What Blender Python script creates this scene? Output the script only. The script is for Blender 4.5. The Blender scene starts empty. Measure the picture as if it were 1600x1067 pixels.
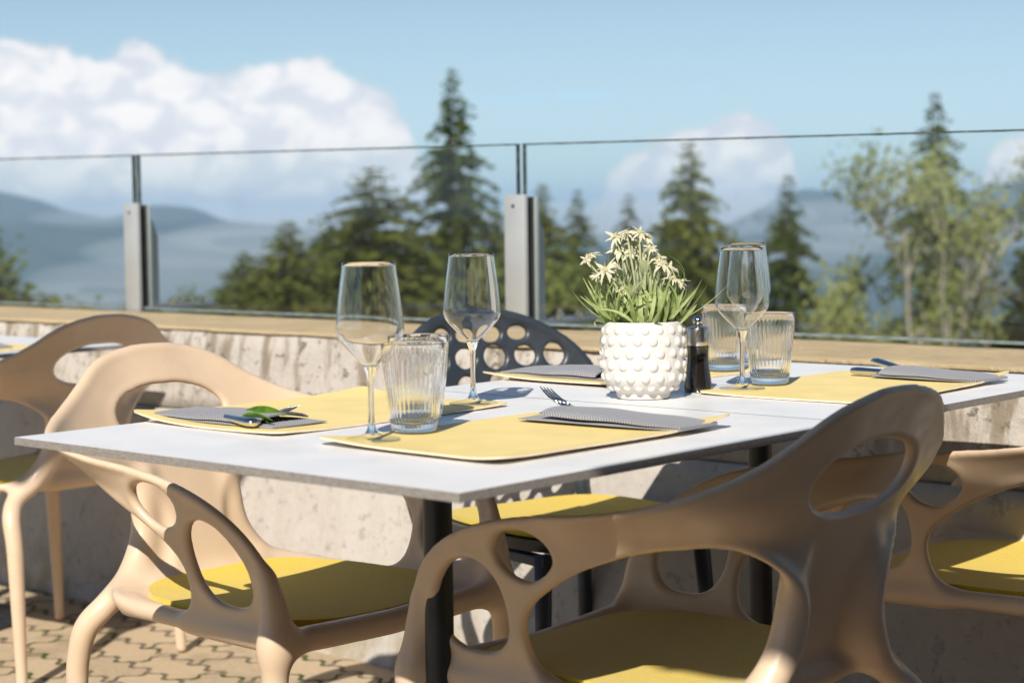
import bpy, bmesh, math, random
import numpy as np
from mathutils import Vector, Matrix, Euler
R_ = math.radians
sc = bpy.context.scene
COL = sc.collection
TZ = 0.765                      # table top height
rng = random.Random(7)

# ------------------------------------------------------------------ helpers
def link(o, parent=None):
    COL.objects.link(o)
    if parent: o.parent = parent
    return o
def tag(o, label=None, cat=None, group=None, kind=None):
    if label: o['label'] = label
    if cat: o['category'] = cat
    if group: o['group'] = group
    if kind: o['kind'] = kind
    return o
def empty(name, loc=(0, 0, 0), rz=0.0):
    o = bpy.data.objects.new(name, None); o.empty_display_size = .05
    o.location = loc; o.rotation_euler = (0, 0, rz)
    return link(o)
def mesh_obj(name, verts, faces, mats, parent=None, smooth=True, mi=None, loc=None):
    me = bpy.data.meshes.new(name)
    me.from_pydata([tuple(v) for v in verts], [], [tuple(f) for f in faces])
    if not isinstance(mats, (list, tuple)): mats = [mats]
    for m in mats: me.materials.append(m)
    if mi is not None: me.polygons.foreach_set('material_index', list(mi))
    me.polygons.foreach_set('use_smooth', [smooth] * len(me.polygons))
    me.update()
    o = bpy.data.objects.new(name, me)
    if loc is not None: o.location = loc
    return link(o, parent)
class MB:
    """collects verts/faces for ONE mesh"""
    def __init__(s): s.v = []; s.f = []; s.m = []
    def add(s, v, f, mi=0):
        b = len(s.v); s.v += [tuple(x) for x in v]; s.f += [tuple(i + b for i in q) for q in f]; s.m += [mi] * len(f)
        return s
    def box(s, c, d, mi=0, bev=0.0, rot=None, seg=2):
        bm = bmesh.new(); bmesh.ops.create_cube(bm, size=1)
        bmesh.ops.scale(bm, vec=d, verts=bm.verts)
        if bev > 0: bmesh.ops.bevel(bm, geom=list(bm.edges), offset=bev, segments=seg, profile=.5, affect='EDGES')
        if rot is not None: bmesh.ops.rotate(bm, cent=(0, 0, 0), matrix=Euler(rot).to_matrix(), verts=bm.verts)
        bm.verts.index_update()
        s.add([(v.co + Vector(c)) for v in bm.verts], [[v.index for v in f.verts] for f in bm.faces], mi)
        bm.free(); return s
    def tube(s, pts, rad, n=12, mi=0, cap=True, squash=None):
        pts = [Vector(p) for p in pts]
        if not isinstance(rad, (list, tuple)): rad = [rad] * len(pts)
        V = []; F = []; up = None
        for i, p in enumerate(pts):
            t = (pts[min(i + 1, len(pts) - 1)] - pts[max(i - 1, 0)]).normalized()
            if up is None:
                up = Vector((0, 0, 1)) if abs(t.z) < .9 else Vector((1, 0, 0))
            a = t.cross(up).normalized(); b = a.cross(t).normalized(); up = b
            sq = squash if squash else 1.0
            for k in range(n):
                w = 2 * math.pi * k / n
                V.append(p + a * (math.cos(w) * rad[i]) + b * (math.sin(w) * rad[i] * sq))
        for i in range(len(pts) - 1):
            for k in range(n):
                F.append((i * n + k, i * n + (k + 1) % n, (i + 1) * n + (k + 1) % n, (i + 1) * n + k))
        if cap:
            F.append(tuple(range(n))[::-1]); F.append(tuple((len(pts) - 1) * n + k for k in range(n)))
        return s.add(V, F, mi)
    def lathe(s, prof, n=48, mi=0, c=(0, 0, 0)):
        V = []; F = []
        for (r, z) in prof:
            for k in range(n):
                w = 2 * math.pi * k / n
                V.append((c[0] + r * math.cos(w), c[1] + r * math.sin(w), c[2] + z))
        for i in range(len(prof) - 1):
            for k in range(n):
                F.append((i * n + k, i * n + (k + 1) % n, (i + 1) * n + (k + 1) % n, (i + 1) * n + k))
        return s.add(V, F, mi)
    def build(s, name, mats, parent=None, smooth=True, loc=None, auto=None):
        o = mesh_obj(name, s.v, s.f, mats, parent, smooth, s.m, loc)
        if auto is not None:
            o.data.set_sharp_from_angle(angle=R_(auto))
        return o
def copy_tree(o, parent=None):
    c = o.copy(); COL.objects.link(c)
    if parent: c.parent = parent
    for ch in o.children: copy_tree(ch, c)
    return c

# ------------------------------------------------------------------ materials
class NT:
    """small node-graph writer"""
    def __init__(s, tree): s.t = tree; s.n = tree.nodes; s.l = tree.links
    def node(s, ty, **kw):
        n = s.n.new(ty)
        for k, v in kw.items(): setattr(n, k, v)
        return n
    def set(s, sock, v):
        if isinstance(v, bpy.types.NodeSocket): s.l.new(v, sock)
        elif v is not None: sock.default_value = v
    def math(s, op, a, b=None, c=None, clamp=False):
        n = s.node('ShaderNodeMath', operation=op, use_clamp=clamp)
        s.set(n.inputs[0], a); s.set(n.inputs[1], b)
        if c is not None: s.set(n.inputs[2], c)
        return n.outputs[0]
    def noise(s, vec, scale, detail=3, rough=.5, dist=0.0, out='Fac'):
        n = s.node('ShaderNodeTexNoise'); s.set(n.inputs['Vector'], vec)
        n.inputs['Scale'].default_value = scale; n.inputs['Detail'].default_value = detail
        n.inputs['Roughness'].default_value = rough; n.inputs['Distortion'].default_value = dist
        return n.outputs[out]
    def ramp(s, fac, stops, interp='LINEAR'):
        n = s.node('ShaderNodeValToRGB'); n.color_ramp.interpolation = interp
        e = n.color_ramp.elements
        while len(e) < len(stops): e.new(.5)
        for i, (p, c) in enumerate(stops):
            e[i].position = p; e[i].color = c if isinstance(c, (tuple, list)) and len(c) == 4 else ((*c, 1) if isinstance(c, (tuple, list)) else (c, c, c, 1))
        s.set(n.inputs[0], fac); return n.outputs[0]
    def mix(s, fac, a, b, blend='MIX'):
        n = s.node('ShaderNodeMix', data_type='RGBA', blend_type=blend)
        s.set(n.inputs[0], fac)
        s.set(n.inputs[6], (*a, 1) if isinstance(a, (tuple, list)) and len(a) == 3 else a)
        s.set(n.inputs[7], (*b, 1) if isinstance(b, (tuple, list)) and len(b) == 3 else b)
        return n.outputs[2]
    def mapping(s, vec, scale=(1, 1, 1), loc=(0, 0, 0), rot=(0, 0, 0)):
        n = s.node('ShaderNodeMapping'); s.set(n.inputs[0], vec)
        n.inputs['Scale'].default_value = scale; n.inputs['Location'].default_value = loc; n.inputs['Rotation'].default_value = rot
        return n.outputs[0]
    def bump(s, h, strength=.3, dist=.01, normal=None):
        n = s.node('ShaderNodeBump'); s.set(n.inputs['Height'], h)
        s.set(n.inputs['Strength'], strength); n.inputs['Distance'].default_value = dist
        if normal is not None: s.set(n.inputs['Normal'], normal)
        return n.outputs[0]
    def maprange(s, v, a, b, c=0.0, d=1.0, smooth=True):
        n = s.node('ShaderNodeMapRange', interpolation_type='SMOOTHSTEP' if smooth else 'LINEAR')
        s.set(n.inputs[0], v)
        for i, x in enumerate((a, b, c, d)): s.set(n.inputs[i + 1], x)
        return n.outputs[0]
def new_mat(name):
    m = bpy.data.materials.new(name); m.use_nodes = True
    g = NT(m.node_tree); b = m.node_tree.nodes['Principled BSDF']
    tc = g.node('ShaderNodeTexCoord')
    return m, g, b, tc
def P(b, **kw):
    for k, v in kw.items():
        k2 = {'base': 'Base Color', 'rough': 'Roughness', 'metal': 'Metallic', 'spec': 'Specular IOR Level', 'trans': 'Transmission Weight',
              'ior': 'IOR', 'coat': 'Coat Weight', 'coatr': 'Coat Roughness', 'sheen': 'Sheen Weight', 'sub': 'Subsurface Weight', 'alpha': 'Alpha'}[k]
        b.inputs[k2].default_value = (*v, 1) if k == 'base' else v
def plain(name, base, rough=.5, var=.12, vs=30, bump=0.0, bs=200, **kw):
    m, g, b, tc = new_mat(name)
    P(b, base=base, rough=rough, **kw)
    n = g.noise(tc.outputs['Object'], vs, 4)
    col = g.mix(g.maprange(n, .3, .7), tuple(c * (1 - var) for c in base), tuple(min(1, c * (1 + var)) for c in base))
    g.l.new(col, b.inputs['Base Color'])
    if bump > 0:
        g.l.new(g.bump(g.noise(tc.outputs['Object'], bs, 3), bump, .002), b.inputs['Normal'])
    return m
M = {}
def build_mats():
    # moulded tan plastic with light scuffs
    m, g, b, tc = new_mat('tan_plastic'); P(b, rough=.34, spec=.5)
    o = tc.outputs['Object']
    n = g.noise(o, 9, 4, .6)
    c = g.mix(g.maprange(n, .3, .7), (.63, .470, .322), (.69, .520, .362))
    oi = g.node('ShaderNodeObjectInfo'); va = g.node('ShaderNodeVectorMath', operation='ADD'); g.l.new(o, va.inputs[0]); g.l.new(g.math('MULTIPLY', oi.outputs['Random'], 9), va.inputs[1])
    scr = g.noise(g.mapping(va.outputs[0], (9, 70, 30), rot=(.3, .5, .2)), 2.2, 6, .72)
    c = g.mix(g.maprange(scr, .66, .71, 0, .55), c, (.22, .14, .08))
    g.l.new(c, b.inputs['Base Color'])
    g.l.new(g.maprange(g.noise(o, 40, 5),   .3, .7, .28, .42), b.inputs['Roughness'])
    g.l.new(g.bump(g.noise(o, 900, 2), .06, .0006), b.inputs['Normal'])
    M['tan'] = m
    m, g, b, tc = new_mat('slate_plastic'); P(b, rough=.38, spec=.5)
    c = g.mix(g.maprange(g.noise(tc.outputs['Object'], 20, 4), .3, .7), (.028, .035, .045), (.04, .048, .058))
    g.l.new(c, b.inputs['Base Color'])
    g.l.new(g.bump(g.noise(tc.outputs['Object'], 700, 2), .08, .0006), b.inputs['Normal'])
    M['slate'] = m
    # felt
    m, g, b, tc = new_mat('yellow_felt'); P(b, rough=.95, spec=.1, sheen=.3)
    o = tc.outputs['Object']
    n1 = g.noise(o, 240, 6, .8); n2 = g.noise(o, 25, 3)
    c = g.mix(g.maprange(n1, .25, .75), (.58, .405, .018), (.80, .57, .045))
    c = g.mix(g.maprange(n2, .3, .7, 0, .25), c, (.60, .44, .025))
    g.l.new(c, b.inputs['Base Color']); g.l.new(g.bump(n1, .5, .0015), b.inputs['Normal'])
    M['felt'] = m
    m, g, b, tc = new_mat('white_laminate'); P(b, rough=.38, spec=.4)
    o = tc.outputs['Object']
    c = g.mix(g.maprange(g.noise(o, 6, 5), .3, .75), (.80, .79, .78), (.76, .75, .74))
    sp = g.noise(o, 160, 2)
    c = g.mix(g.maprange(sp, .78, .82, 0, .25), c, (.45, .42, .38))
    g.l.new(c, b.inputs['Base Color'])
    g.l.new(g.maprange(g.noise(o, 14, 5), .3, .7, .3, .46), b.inputs['Roughness'])
    M['laminate'] = m
    m, g, b, tc = new_mat('laminate_core'); P(b, rough=.65)
    o = tc.outputs['Object']
    n = g.noise(g.mapping(o, (60, 60, 300)), 2, 4, .7)
    g.l.new(g.mix(g.maprange(n, .3, .7), (.19, .17, .15), (.31, .28, .25)), b.inputs['Base Color'])
    M['core'] = m
    M['column'] = plain('dark_column_metal', (.022, .025, .03), .42, .2, 25, .05, 400, metal=0.0, spec=.5)
    M['mat_top'] = plain('yellow_leather', (.85, .665, .265), .55, .05, 12, .12, 500)
    M['mat_side'] = plain('cream_leather_edge', (.82, .68, .48), .7, .08, 60)
    # woven napkin
    m, g, b, tc = new_mat('woven_grey_cloth'); P(b, rough=.75, spec=.25, sheen=.2)
    uv = tc.outputs['Object']
    sx = g.node('ShaderNodeSeparateXYZ'); g.l.new(uv, sx.inputs[0])
    a = g.math('SINE', g.math('MULTIPLY', sx.outputs[0], 2 * math.pi / .0044))
    d = g.math('SINE', g.math('MULTIPLY', sx.outputs[1], 2 * math.pi / .0044))
    w = g.math('MULTIPLY', a, d)
    c = g.mix(g.maprange(w, -.35, .35), (.15, .15, .165), (.36, .36, .385))
    c = g.mix(g.maprange(g.noise(uv, 900, 2), .3, .7, 0, .25), c, (.24, .24, .26))
    g.l.new(c, b.inputs['Base Color']); g.l.new(g.bump(w, .5, .0012), b.inputs['Normal'])
    M['napkin'] = m
    M['steel'] = plain('polished_steel', (.62, .61, .60), .12, .03, 60, 0, metal=1.0)
    M['brushed'] = plain('brushed_steel', (.55, .53, .5), .26, .06, 80, .03, 800, metal=1.0)
    # ceramic
    m, g, b, tc = new_mat('matt_white_ceramic'); P(b, rough=.55, spec=.35, base=(.80, .77, .72))
    g.l.new(g.mix(g.maprange(g.noise(tc.outputs['Object'], 45, 4), .3, .7), (.68, .65, .60), (.62, .59, .54)), b.inputs['Base Color'])
    g.l.new(g.bump(g.noise(tc.outputs['Object'], 500, 3), .12, .0008), b.inputs['Normal'])
    M['ceramic'] = m
    M['soil'] = plain('potting_soil', (.035, .022, .014), .95, .4, 90, .8, 150)
    M['mill'] = plain('black_glossy_wood', (.012, .010, .009), .16, .3, 20, coat=.6, coatr=.08)
    # leaves
    def leafmat(name, c1, c2, rough=.6, tl=.35, scale=120):
        m = bpy.data.materials.new(name); m.use_nodes = True
        g = NT(m.node_tree); b = m.node_tree.nodes['Principled BSDF']; out = m.node_tree.nodes['Material Output']
        tc = g.node('ShaderNodeTexCoord')
        n = g.noise(tc.outputs['Object'], scale, 3)
        at = g.node('ShaderNodeNewGeometry')
        f = g.math('ADD', g.math('MULTIPLY', g.maprange(n, .3, .7), .6), g.math('MULTIPLY', at.outputs['Random Per Island'], .4))
        c = g.mix(f, c1, c2)
        g.l.new(c, b.inputs['Base Color']); P(b, rough=rough, spec=.3)
        tr = g.node('ShaderNodeBsdfTranslucent'); g.l.new(c, tr.inputs[0])
        mx = g.node('ShaderNodeMixShader'); mx.inputs[0].default_value = tl
        g.l.new(b.outputs[0], mx.inputs[1]); g.l.new(tr.outputs[0], mx.inputs[2]); g.l.new(mx.outputs[0], out.inputs[0])
        return m
    M['edel_leaf'] = leafmat('pale_green_leaf', (.20, .29, .06), (.52, .58, .28), .6, .3, 60)
    M['petal'] = leafmat('woolly_white_petal', (.62, .59, .42), (.78, .75, .58), .9, .3, 150)
    M['floret'] = leafmat('cream_floret', (.52, .46, .22), (.66, .60, .36), .9, .2, 200)
    M['stem'] = leafmat('downy_stem', (.30, .34, .18), (.45, .46, .30), .8, .1, 80)
    M['sage'] = leafmat('glossy_green_leaf', (.045, .12, .012), (.16, .30, .03), .28, .25, 90)
    M['conifer'] = leafmat('spruce_needles', (.030, .058, .012), (.125, .155, .030), .7, .25, .9)
    M['conifer2'] = leafmat('larch_needles', (.065, .092, .015), (.205, .220, .040), .7, .3, .9)
    M['broad'] = leafmat('olive_leaves', (.05, .078, .016), (.17, .19, .045), .7, .3, .8)
    M['birchleaf'] = leafmat('silvery_leaves', (.12, .15, .028), (.36, .37, .13), .6, .3, .8)
    M['bark'] = plain('grey_brown_bark', (.13, .10, .075), .9, .35, 6, .6, 30)
    M['palebark'] = plain('pale_bark', (.27, .24, .19), .85, .3, 6, .5, 30)
    # concrete
    m, g, b, tc = new_mat('weathered_concrete'); P(b, rough=.9, spec=.2)
    o = tc.outputs['Object']
    sx = g.node('ShaderNodeSeparateXYZ'); g.l.new(o, sx.inputs[0]); z = sx.outputs[2]
    base = g.mix(g.maprange(g.noise(o, 3.2, 6, .6), .3, .7), (.50, .455, .405), (.43, .385, .335))
    base = g.mix(g.maprange(g.noise(o, 60, 4, .7), .35, .7, 0, .5), base, (.54, .495, .44))
    drip = g.noise(g.mapping(o, (9, 9, 1.1)), 2.2, 6, .62)
    hi = g.maprange(z, .50, .66)                       # rough upper lift above the shutter joint
    base = g.mix(g.math('MULTIPLY', g.maprange(drip, .47, .62), g.math('ADD', g.math('MULTIPLY', hi, .72), .08)), base, (.20, .155, .105))
    pit = g.noise(o, 34, 5, .68, .4)
    base = g.mix(g.math('MULTIPLY', g.maprange(pit, .565, .64), g.math('ADD', g.math('MULTIPLY', hi, .55), .32)), base, (.13, .11, .085))
    low = g.maprange(z, .26, .0)
    base = g.mix(g.math('MULTIPLY', g.maprange(g.noise(g.mapping(o, (1, 1, .6)), 9, 6, .65), .42, .62), g.math('MULTIPLY', low, .7)), base, (.30, .24, .14))
    g.l.new(base, b.inputs['Base Color'])
    h = g.math('ADD', g.math('MULTIPLY', g.noise(o, 26, 8, .7), .6), g.math('MULTIPLY', pit, .6))
    g.l.new(g.bump(h, g.math('ADD', .16, g.math('MULTIPLY', hi, .3)), .02), b.inputs['Normal'])
    M['concrete'] = m
    m, g, b, tc = new_mat('sandy_capping'); P(b, rough=.95, spec=.15)
    o = tc.outputs['Object']
    c = g.mix(g.maprange(g.noise(o, 7, 8, .7), .3, .7), (.78, .60, .345), (.60, .455, .265))
    c = g.mix(g.maprange(g.noise(g.mapping(o, (1, 2, 1)), 14, 6, .7), .62, .70, 0, .6), c, (.10, .08, .05))
    c = g.mix(g.maprange(g.noise(o, 130, 4, .7), .4, .7, 0, .4), c, (.68, .58, .42))
    g.l.new(c, b.inputs['Base Color']); g.l.new(g.bump(g.noise(o, 40, 8, .75), .8, .03), b.inputs['Normal'])
    M['capping'] = m
    # interlocking pavers: brick grid with zig-zag edges
    m, g, b, tc = new_mat('interlocking_pavers'); P(b, rough=.92, spec=.2)
    o = tc.outputs['Object']
    sx = g.node('ShaderNodeSeparateXYZ'); g.l.new(g.mapping(o, rot=(0, 0, R_(8))), sx.inputs[0])
    def zig(v, per, amp):
        t = g.math('PINGPONG', v, per / 2)
        t = g.math('SUBTRACT', g.math('DIVIDE', t, per / 2), .5)
        t = g.math('MULTIPLY', g.math('MINIMUM', g.math('MAXIMUM', g.math('MULTIPLY', t, 1.8), -.5), .5), amp)
        return t
    x2 = g.math('ADD', sx.outputs[0], zig(sx.outputs[1], .075, .022))
    y2 = g.math('ADD', sx.outputs[1], zig(sx.outputs[0], .075, .022))
    cb = g.node('ShaderNodeCombineXYZ'); g.l.new(x2, cb.inputs[0]); g.l.new(y2, cb.inputs[1])
    wob = g.node('ShaderNodeVectorMath', operation='ADD')
    ns = g.node('ShaderNodeTexNoise'); g.l.new(o, ns.inputs['Vector']); ns.inputs['Scale'].default_value = 30
    sc_ = g.node('ShaderNodeVectorMath', operation='SCALE'); g.l.new(ns.outputs['Color'], sc_.inputs[0]); sc_.inputs['Scale'].default_value = .007
    g.l.new(cb.outputs[0], wob.inputs[0]); g.l.new(sc_.outputs[0], wob.inputs[1])
    br = g.node('ShaderNodeTexBrick'); g.l.new(wob.outputs[0], br.inputs['Vector'])
    br.inputs['Scale'].default_value = 1; br.inputs['Brick Width'].default_value = .225; br.inputs['Row Height'].default_value = .1125
    br.inputs['Mortar Size'].default_value = .0075; br.inputs['Mortar Smooth'].default_value = .45; br.inputs['Bias'].default_value = 0
    br.inputs['Color1'].default_value = (.40, .30, .19, 1); br.inputs['Color2'].default_value = (.58, .445, .29, 1); br.inputs['Mortar'].default_value = (.07, .055, .035, 1)
    c = g.mix(g.maprange(g.noise(o, 60, 6, .7), .35, .7, 0, .55), br.outputs['Color'], (.62, .49, .33))
    c = g.mix(g.maprange(g.noise(o, 5, 5, .6), .5, .7, 0, .45), c, (.28, .22, .14))
    moss = g.math('MULTIPLY', br.outputs['Fac'], g.maprange(g.noise(o, 11, 3), .52, .6))
    c = g.mix(moss, c, (.07, .11, .02))
    g.l.new(c, b.inputs['Base Color'])
    h = g.math('ADD', g.math('MULTIPLY', g.math('SUBTRACT', 1, br.outputs['Fac']), 1.0), g.math('MULTIPLY', g.noise(o, 120, 6, .7), .35))
    g.l.new(g.bump(h, 1.0, .014), b.inputs['Normal'])
    M['paver'] = m
    M['alu'] = plain('grey_anodised_aluminium', (.44, .45, .45), .45, .05, 10, .04, 500, metal=.35)
    M['alu_dark'] = plain('blue_grey_painted_steel', (.10, .125, .15), .45, .12, 10, .04, 300)
    M['rubber'] = plain('black_gasket', (.012, .014, .014), .6, .2, 20)
    # thin glass: walls let light straight through, darken towards grazing view (longer path in the glass) and reflect by Fresnel
    def glass(name, tint, edge=(.6, .64, .64), rough=0.0, dirt=0.0, ior=1.5, power=3.0):
        m = bpy.data.materials.new(name); m.use_nodes = True
        g = NT(m.node_tree); m.node_tree.nodes.remove(m.node_tree.nodes['Principled BSDF']); out = m.node_tree.nodes['Material Output']
        lw = g.node('ShaderNodeLayerWeight'); lw.inputs[0].default_value = .5
        tr = g.node('ShaderNodeBsdfTransparent'); g.l.new(g.mix(g.math('POWER', lw.outputs['Facing'], power), tint, edge), tr.inputs[0])
        gl = g.node('ShaderNodeBsdfGlossy'); gl.inputs['Roughness'].default_value = rough; gl.inputs[0].default_value = (1, 1, 1, 1)
        fr = g.node('ShaderNodeFresnel'); fr.inputs[0].default_value = ior
        gm = g.node('ShaderNodeNewGeometry'); ff = g.math('MULTIPLY', fr.outputs[0], g.math('SUBTRACT', 1, gm.outputs['Backfacing']))
        a = g.node('ShaderNodeMixShader'); g.l.new(ff, a.inputs[0]); g.l.new(tr.outputs[0], a.inputs[1]); g.l.new(gl.outputs[0], a.inputs[2])
        res = a.outputs[0]
        if dirt > 0:
            df = g.node('ShaderNodeBsdfDiffuse'); df.inputs[0].default_value = (.8, .8, .78, 1)
            tc = g.node('ShaderNodeTexCoord')
            f = g.maprange(g.noise(tc.outputs['Object'], 4, 8, .7), .45, .75, dirt * .3, dirt)
            mx = g.node('ShaderNodeMixShader'); g.l.new(f, mx.inputs[0]); g.l.new(res, mx.inputs[1]); g.l.new(df.outputs[0], mx.inputs[2]); res = mx.outputs[0]
        g.l.new(res, out.inputs[0]); return m
    def solid_glass(name):
        m, g, b, tc = new_mat(name); P(b, base=(1, 1, 1), rough=0.0, trans=1.0, ior=1.5); return m
    M['pane'] = glass('clear_railing_glass', (.97, .985, .98), (.8, .86, .84), 0, .010)
    m, g, b, tc = new_mat('green_glass_edge'); P(b, base=(.02, .035, .03), rough=.2, spec=.6)
    g.l.new(g.mix(g.maprange(g.noise(tc.outputs['Object'], 45, 3), .45, .7), (.022, .038, .032), (.10, .12, .10)), b.inputs['Base Color'])
    M['pane_edge'] = m
    M['seal'] = plain('grey_green_seal', (.20, .23, .21), .5, .25, 30)
    M['bowl'] = solid_glass('thin_crystal')
    M['foot'] = glass('thin_crystal_foot', (.985, .985, .985), (.62, .66, .68), power=4.0)
    M['crystal'] = solid_glass('solid_crystal')
    M['tumbler'] = solid_glass('ribbed_glass')
    M['terrain'] = plain('forested_slope', (.030, .045, .022), .95, .4, .004, 0)
    M['meadow'] = plain('dry_grass_slope', (.10, .11, .035), .95, .3, .4, 0)
build_mats()

# ------------------------------------------------------------------ implicit surfaces -> mesh (surface nets)
def surface_nets(D, org, h):
    """D: signed distances on a grid -> verts (n,3), quads (m,4)"""
    S = D < 0
    nx, ny, nz = D.shape
    c = np.zeros((nx - 1, ny - 1, nz - 1), np.uint8)
    for i in (0, 1):
        for j in (0, 1):
            for k in (0, 1):
                c += S[i:nx - 1 + i, j:ny - 1 + j, k:nz - 1 + k]
    act = (c > 0) & (c < 8)
    idx = np.full(act.shape, -1, np.int64); ii = np.argwhere(act); idx[act] = np.arange(len(ii))
    acc = np.zeros((len(ii), 3)); cnt = np.zeros(len(ii))
    x, y, z = ii.T
    corners = [(i, j, k) for i in (0, 1) for j in (0, 1) for k in (0, 1)]
    val = {q: D[x + q[0], y + q[1], z + q[2]] for q in corners}
    for a in corners:
        for ax in range(3):
            if a[ax]: continue
            b = list(a); b[ax] = 1; b = tuple(b)
            va, vb = val[a], val[b]; cr = (va < 0) != (vb < 0)
            t = np.where(cr, va / np.where(cr, va - vb, 1), 0)
            p = np.zeros((len(ii), 3)); p[:] = a; p[:, ax] = t
            acc[cr] += p[cr]; cnt[cr] += 1
    V = (ii + acc / cnt[:, None]) * h + np.array(org)
    Q = []
    for ax in range(3):
        o = [1, 1, 1]; 
        sl0 = [slice(1, n - 1) for n in D.shape]; sl0[ax] = slice(0, D.shape[ax] - 1)
        sl1 = list(sl0); sl1[ax] = slice(1, D.shape[ax])
        a = S[tuple(sl0)]; b = S[tuple(sl1)]
        e = np.argwhere(a != b); flip = a[tuple(e.T)]
        e = e + np.array([0 if k == ax else 1 for k in range(3)])
        u, v = [k for k in range(3) if k != ax]
        if ax == 1: u, v = v, u
        def cell(du, dv):
            q = e.copy(); q[:, u] -= du; q[:, v] -= dv; return idx[tuple(q.T)]
        q = np.stack([cell(1, 1), cell(0, 1), cell(0, 0), cell(1, 0)], 1)
        q[~flip] = q[~flip][:, ::-1]
        Q.append(q)
    return V, np.concatenate(Q)
def grad_normals(D, org, h, V):
    g = (V - np.array(org)) / h
    def samp(p):
        i = np.clip(np.floor(p).astype(int), 0, np.array(D.shape) - 2); f = p - i; r = 0
        for a in (0, 1):
            for b in (0, 1):
                for c in (0, 1):
                    w = (f[:, 0] if a else 1 - f[:, 0]) * (f[:, 1] if b else 1 - f[:, 1]) * (f[:, 2] if c else 1 - f[:, 2])
                    r = r + w * D[i[:, 0] + a, i[:, 1] + b, i[:, 2] + c]
        return r
    n = np.stack([samp(g + np.eye(3)[k] * .9) - samp(g - np.eye(3)[k] * .9) for k in range(3)], 1)
    return n / np.maximum(np.linalg.norm(n, axis=1, keepdims=True), 1e-9)
def smin(a, b, k):
    h = np.clip(.5 + .5 * (b - a) / k, 0, 1)
    return b + (a - b) * h - k * h * (1 - h)
def sstep(a, b, x):
    t = np.clip((x - a) / (b - a), 0, 1); return t * t * (3 - 2 * t)
def spline(pts, n=6):
    pts = np.array(pts, float); out = []
    N_ = len(pts)
    for i in range(N_):
        p0, p1, p2, p3 = pts[i - 1], pts[i], pts[(i + 1) % N_], pts[(i + 2) % N_]
        for t in np.linspace(0, 1, n, endpoint=False):
            out.append(.5 * (2 * p1 + (p2 - p0) * t + (2 * p0 - 5 * p1 + 4 * p2 - p3) * t * t + (3 * p1 - p0 - 3 * p2 + p3) * t ** 3))
    return np.array(out)
def poly_sdf(P_, X, Y):
    d = np.full(X.shape, 1e9); ins = np.zeros(X.shape, bool)
    for a, b in zip(P_, np.roll(P_, -1, 0)):
        e = b - a; wx = X - a[0]; wy = Y - a[1]
        t = np.clip((wx * e[0] + wy * e[1]) / max(e @ e, 1e-12), 0, 1)
        d = np.minimum(d, (wx - e[0] * t) ** 2 + (wy - e[1] * t) ** 2)
        cnd = (a[1] > Y) != (b[1] > Y)
        with np.errstate(divide='ignore', invalid='ignore'):
            xx = a[0] + (Y - a[1]) / (b[1] - a[1]) * e[0] if b[1] != a[1] else np.full(X.shape, -1e9)
        ins ^= cnd & (X < xx)
    return np.where(ins, -1, 1) * np.sqrt(d)
def capsule(F, S, Z, a, b, ra, rb):
    a = np.array(a, float); b = np.array(b, float); e = b - a
    wx, wy, wz = F - a[0], S - a[1], Z - a[2]
    t = np.clip((wx * e[0] + wy * e[1] + wz * e[2]) / (e @ e), 0, 1)
    return np.sqrt((wx - e[0] * t) ** 2 + (wy - e[1] * t) ** 2 + (wz - e[2] * t) ** 2) - (ra + (rb - ra) * t)
def path_sdf(F, S, Z, pts):
    """pts: (f,s,z,r) smooth path"""
    d = None
    for p, q in zip(pts[:-1], pts[1:]):
        c = capsule(F, S, Z, p[:3], q[:3], p[3], q[3])
        d = c if d is None else np.minimum(d, c)
    return d
def dense(pts, n=5):
    """open Catmull-Rom through (f,s,z,r)"""
    p = np.array(pts, float); p = np.vstack([2 * p[0] - p[1], p, 2 * p[-1] - p[-2]]); out = []
    for i in range(1, len(p) - 2):
        for t in np.linspace(0, 1, n, endpoint=False):
            p0, p1, p2, p3 = p[i - 1], p[i], p[i + 1], p[i + 2]
            out.append(.5 * (2 * p1 + (p2 - p0) * t + (2 * p0 - 5 * p1 + 4 * p2 - p3) * t * t + (3 * p1 - p0 - 3 * p2 + p3) * t ** 3))
    out.append(p[-2]); return np.array(out)

# ---- the tan armchair: one moulded shell. Horseshoe plan curve (u along it, n outwards), outline drawn in (u, z)
W0, B0, RC = .237, .21, .18
UA = W0 - RC; UL = RC * math.pi / 2
CF = -B0 + RC
def plan_un(f, s):
    th = np.arctan2(s - UA, -(f - CF)); r = np.hypot(s - UA, f - CF)
    u = UA + RC * th; n = r - RC
    k = f >= CF; u = np.where(k, UA + UL + f - CF, u); n = np.where(k, s - W0, n)
    k = (s <= UA) & (f < CF); u = np.where(k, s, u); n = np.where(k, -(f + B0), n)
    return u, n
def flare(z):
    h = z - .5
    return .28 * h + .32 * np.maximum(h, 0) ** 2
def seat_z(f, s):
    z = .438 - .010 * (1 - np.clip(np.abs(s) / .22, 0, 1) ** 2) + 0 * f
    z = z + .55 * np.maximum(-(f + .10), 0) ** 1.6 - .9 * np.maximum(f - .2, 0) ** 2
    return z
TOP = [(0, .835), (.05, .832), (.085, .820), (.11, .802), (.132, .779), (.165, .751), (.2, .730), (.25, .707), (.3, .692), (.35, .683), (.41, .673),
       (.47, .659), (.52, .640), (.565, .614), (.600, .580), (.622, .538), (.630, .485), (.630, .425)]
BOT = [(.56, .420), (.48, .420), (.41, .424), (.40, .437), (.414, .456), (.426, .485), (.429, .515), (.421, .538), (.4, .560), (.372, .579), (.335, .601), (.3, .620), (.25, .641),
       (.2, .648), (.168, .645), (.14, .632), (.115, .611), (.096, .586), (.084, .560), (.079, .53), (.084, .502), (.1, .474), (.125, .44), (.06, .425), (0, .425)]
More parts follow.
